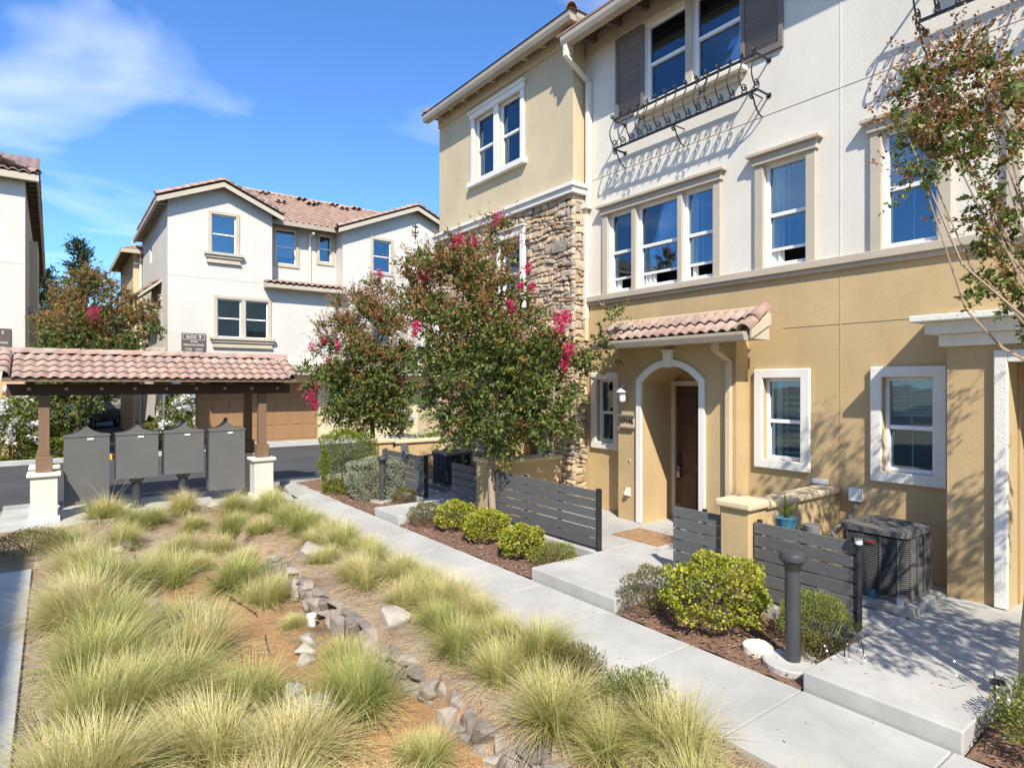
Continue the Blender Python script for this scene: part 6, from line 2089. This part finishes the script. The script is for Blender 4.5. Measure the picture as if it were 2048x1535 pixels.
for i, (x, y, s_, bg, row) in enumerate(clumps):
    g = bpy.data.objects.new('grass_clump', (cl_big[i % 4] if bg else cl_var[i % 8]))
    z = garden_z(x, y)
    g.location = (x, y, z)
    s_ *= {'path': .84 if y > 5.5 else .72, 'hollow': .86, 'slope': .86, 'mail': .92, 'walk': .86}[row] * R.uniform(.85, 1.1)
    g.scale = (s_ * 1.04, s_ * 1.04, s_ * R.uniform(.76, .94))
    g.rotation_euler = (R.uniform(-.06, .06), R.uniform(-.06, .06), R.uniform(0, 6.28))
    col.objects.link(g)
    tag(g, OWN.get((x, y), ROW[row][0]), 'ornamental grass', ROW[row][1])
    k_ = bpy.data.objects.new('straw_skirt', sk_var[i % 3])
    k_.parent = g
    col.objects.link(k_)
    if i % 3 == 0:                                         # a few tall seed stalks
        m = MB()
        for q in range(4):
            a = R.uniform(0, 6.28)
            l_ = R.uniform(.75, 1.0)
            pts = [(0, 0, 0), (.12 * math.cos(a), .12 * math.sin(a), l_ * .5), (.32 * math.cos(a), .32 * math.sin(a), l_ * .85), (.5 * math.cos(a), .5 * math.sin(a), l_)]
            m.tube(pts, .0022, 4, .0012)
        sk_o = m.build('seed_stalks', 'straw', None)
        sk_o.parent = g
        sk_o['kind'] = 'stuff'

# loose straw and bark over the beds
rng = np.random.default_rng(5)
n = 26000
X_, Y_ = rng.uniform(-.18, 3.62, n), rng.uniform(2, 13.2, n)
keep = (X_ > 2.66) | (X_ < 1.0) | (rng.random(n) < .12) | (Y_ > 10)
X_, Y_ = X_[keep], Y_[keep]
Z_ = np.array([garden_z(x, y) for x, y in zip(X_, Y_)]) + .008
a = rng.uniform(0, 6.28, len(X_))
V_, F_ = leaf_arrays(np.stack([X_, Y_, Z_], 1), np.stack([np.cos(a), np.sin(a), rng.normal(.02, .1, len(a))], 1), rng.uniform(.05, .2, len(a)), np.full(len(a), .003), rng)
tag(link('dry_thatch', np_mesh('dry_thatch', V_, F_, 'straw'), None, 'stuff'), 'loose dry straw scattered over the garden soil', 'straw')
n = 9000
Y_ = rng.uniform(-.5, 13.5, n)
X_ = rng.uniform(4.72, 5.86, n)
keep = ((Y_ > 2.5) & (Y_ < 4.45)) | ((Y_ > 5.9) & (Y_ < 9.4)) | ((Y_ > 10.5) & (Y_ < 13)) | (Y_ < 1.35)
X_, Y_ = X_[keep], Y_[keep]
a = rng.uniform(0, 6.28, len(X_))
V_, F_ = leaf_arrays(np.stack([X_, Y_, .03 + .035 * np.sin((X_ - 4.71) * 2.5)], 1), np.stack([np.cos(a), np.sin(a), rng.normal(.02, .15, len(a))], 1), rng.uniform(.02, .06, len(a)), rng.uniform(.004, .011, len(a)), rng)
tag(link('bark_chips', np_mesh('bark_chips', V_, F_, 'chips'), None, 'stuff'), 'reddish bark chips spread over the shrub beds', 'bark')


# ---- rocks
def rock_mesh(rng, sx, sy, sz, mat):
    bm = bmesh.new()
    for _ in range(16):
        v = Vector((rng.uniform(-1, 1), rng.uniform(-1, 1), rng.uniform(-1, 1)))
        mx = max(abs(c) for c in v)
        v = v / mx * (.72 + .28 * rng.random()) if rng.random() < .7 else v.normalized()
        bm.verts.new((v.x * sx, v.y * sy, v.z * sz))
    bmesh.ops.convex_hull(bm, input=bm.verts)
    bmesh.ops.delete(bm, geom=[v for v in bm.verts if not v.link_faces], context='VERTS')
    bmesh.ops.bevel(bm, geom=list(bm.edges), offset=min(sx, sy, sz) * .10, segments=1, affect='EDGES')
    me = bpy.data.meshes.new('rock')
    bm.to_mesh(me)
    bm.free()
    me.materials.append(M[mat])
    return me


rr_ = random.Random(3)
ed = thing('stone_edging', 'dry-laid stone edging wall along the sunken side of the garden', 'stone edging', (2.6, 6, -.2))
y = 1.6
while y < 9.3:
    w_ = rr_.uniform(.13, .27)
    tall = rr_.random() < .5
    h_ = rr_.uniform(.14, .19) if tall else rr_.uniform(.08, .11)
    o = place('stone', rock_mesh(rr_, .13, w_ * .62, h_, 'rock'), ed, Matrix.Translation((2.57 + rr_.uniform(-.02, .02), y + w_ / 2, -.40 + h_ * .8)) @ Matrix.Rotation(rr_.uniform(-.25, .25), 4, 'Z') @ Matrix.Rotation(rr_.uniform(-.15, .15), 4, 'X'))
    h2 = max(.035, (.36 - h_ * 1.6) * .5) * rr_.uniform(.8, 1.05)
    place('stone', rock_mesh(rr_, .14, w_ * .66, h2 * 1.1, 'rock'), ed, Matrix.Translation((2.64 + rr_.uniform(-.03, .03), y + w_ / 2 + rr_.uniform(-.04, .04), -.43 + h_ * 1.6 + h2 * .7)) @ Matrix.Rotation(rr_.uniform(-.4, .4), 4, 'Z'))
    y += w_
ed2 = thing('stone_edging', 'tumbled pale stones edging the bank of the shaded row of grasses', 'stone edging', (.85, 8, -.2))
for (x, y) in ((.93, 11.5), (.80, 11.15), (.9, 10.7), (.86, 10.2), (.90, 8.3), (.86, 6.95), (.76, 6.62), (.74, 6.25), (.72, 5.9), (.98, 5.9), (.88, 7.3), (.9, 7.9)):
    s_ = rr_.uniform(.09, .17)
    place('stone', rock_mesh(rr_, s_, s_ * 1.1, s_ * .9, 'pale_rock' if y < 7.5 else 'rock'), ed2, Matrix.Translation((x, y, garden_z(x, y) + s_ * .45)) @ Matrix.Rotation(rr_.uniform(0, 3), 4, 'Z'))
for (x, y, s_, lab) in ((2.17, 6.42, .11, 'rounded pale cobble beside the small tuft, first of three'), (2.07, 6.19, .10, 'rounded pale cobble in the middle of the three in the hollow'), (1.99, 6.0, .10, 'rounded pale cobble, last of three against the big clump'),
                        (1.78, 4.95, .20, 'large flat pale stone leaning under the big grass clump'), (1.62, 5.25, .17, 'flat bluish stone lying in the grass of the hollow'), (3.02, 8.75, .22, 'half-buried grey boulder between grass clumps near the path'),
                        (2.80, 5.75, .16, 'pale boulder on the shelf above the edging wall'), (3.6, 9.3, .1, 'small stone at the path edge'), (2.55, 13.0, .2, 'flat pale stone by the mailbox pad')):
    me = rock_mesh(rr_, s_, s_ * 1.15, s_ * .75, 'pale_rock')
    o = bpy.data.objects.new('rock', me)
    o.location = (x, y, garden_z(x, y) + s_ * (.12 if x > 2.7 else .3))
    o.rotation_euler = (rr_.uniform(-.3, .3), rr_.uniform(-.3, .3), rr_.uniform(0, 3))
    col.objects.link(o)
    tag(o, lab, 'rock')
pc = thing('pipe_cleanout', 'short white plastic pipe standing in the orange soil', 'pipe', (2.38, 6.98, -.36))
MB().lathe([(.05, -.40), (.05, -.27), (.058, -.27), (.058, -.24), (.02, -.235)], (2.38, 6.98, 0), 14).build('pipe', 'white_plastic', pc, smooth=True)
dl = tag(MB().tube([(1.75, 9.6, -.33), (1.82, 8.5, -.34), (1.95, 7.7, -.35), (1.85, 6.9, -.34), (1.72, 6.2, -.34), (1.62, 5.6, -.33), (1.6, 5.0, -.32)], .010, 6).build('drip_line', 'black_metal'), 'thin black drip irrigation hose across the hollow', 'hose')

# ---- street sign post, parked car
sp = thing('sign_post', 'thin grey metal post at the driveway corner', 'post', (3.05, 23.9, .05))
MB().box(3.03, 3.08, 23.88, 23.93, .05, 2.75).build('post', 'steel', sp)
MB().box(2.9, 3.21, 23.865, 23.879, 2.3, 2.72).build('plate', 'steel', sp)


def car(x, y, rz, label):
    c = thing('parked_car', label, 'car', (x, y, 0), rz)
    T = wm(c)
    prof = [(-2.15, .32), (-2.2, .62), (-2.05, .86), (-1.35, .95), (-.75, 1.38), (.55, 1.42), (1.25, 1.02), (2.0, .88), (2.2, .62), (2.15, .32)]
    MB(T).ext(prof, -.86, .86).build('body', 'car_paint', c, bevel=.07, smooth=True)
    for s_ in (-1, 1):
        MB(T).ext([(-1.2, .98), (-.72, 1.32), (-.15, 1.34), (-.15, .98)], .862 * s_, .868 * s_).build('window', 'glass', c)
        MB(T).ext([(-.08, .98), (-.08, 1.34), (.5, 1.35), (1.05, .98)], .862 * s_, .868 * s_).build('window', 'glass', c)
        for xx in (-1.35, 1.35):
            Mw = T @ Matrix.Translation((xx, .80 * s_, .32)) @ Matrix.Rotation(rad(90), 4, 'X')
            w = place('wheel', simple_disc(.32, .12, 1, 1), c, Mw @ Matrix.Translation((0, 0, -.06)))
            w.data.materials.append(M['rubber'])
            h = place('hubcap', simple_disc(.20, .14, 1, 1), w, Mw @ Matrix.Translation((0, 0, -.07)))
            h.data.materials.append(M['chrome'])
        MB(T).box(2.13, 2.19, (.45 * s_), (.75 * s_), .62, .74).build('headlight', 'frost', c)
        MB(T).box(-2.20, -2.14, (.5 * s_), (.78 * s_), .66, .78).build('tail_light', 'red', c)
    MB(T).quad((-1.32, -.72, .985), (-1.32, .72, .985), (-.80, .66, 1.365), (-.80, -.66, 1.365)).build('rear_window', 'glass', c)
    MB(T).quad((1.22, -.72, 1.06), (.60, -.66, 1.42), (.60, .66, 1.42), (1.22, .72, 1.06)).build('windscreen', 'glass', c)
    return c


car(1.6, 40.5, rad(62), 'dark blue-grey car parked in the shaded driveway between the buildings')

# fallen leaves and crumbs of bark on the concrete
n = 170
X_ = np.concatenate([rng.uniform(3.7, 4.68, n), rng.uniform(4.8, 7.6, n // 2)])
Y_ = np.concatenate([rng.uniform(1.5, 14, n), rng.choice([0, 1], n // 2) * 3.1 + rng.uniform(1.5, 2.4, n // 2)])
edge_ = np.concatenate([rng.random(n) < .55, np.zeros(n // 2, bool)])
X_[edge_] = np.where(rng.random(edge_.sum()) < .6, 4.69 - np.abs(rng.normal(0, .06, edge_.sum())), 3.7 + np.abs(rng.normal(0, .08, edge_.sum())))
Z_ = np.where(X_ > 4.72, PZ + .004, .004)
a = rng.uniform(0, 6.28, len(X_))
V_, F_ = leaf_arrays(np.stack([X_, Y_, Z_], 1), np.stack([np.cos(a), np.sin(a), rng.uniform(0, .15, len(a))], 1), rng.uniform(.012, .035, len(a)), rng.uniform(.004, .009, len(a)), rng)
tag(link('leaf_litter', np_mesh('leaf_litter', V_, F_, 'straw'), None, 'stuff'), 'small dry leaves and bark crumbs scattered on the concrete', 'leaf litter')
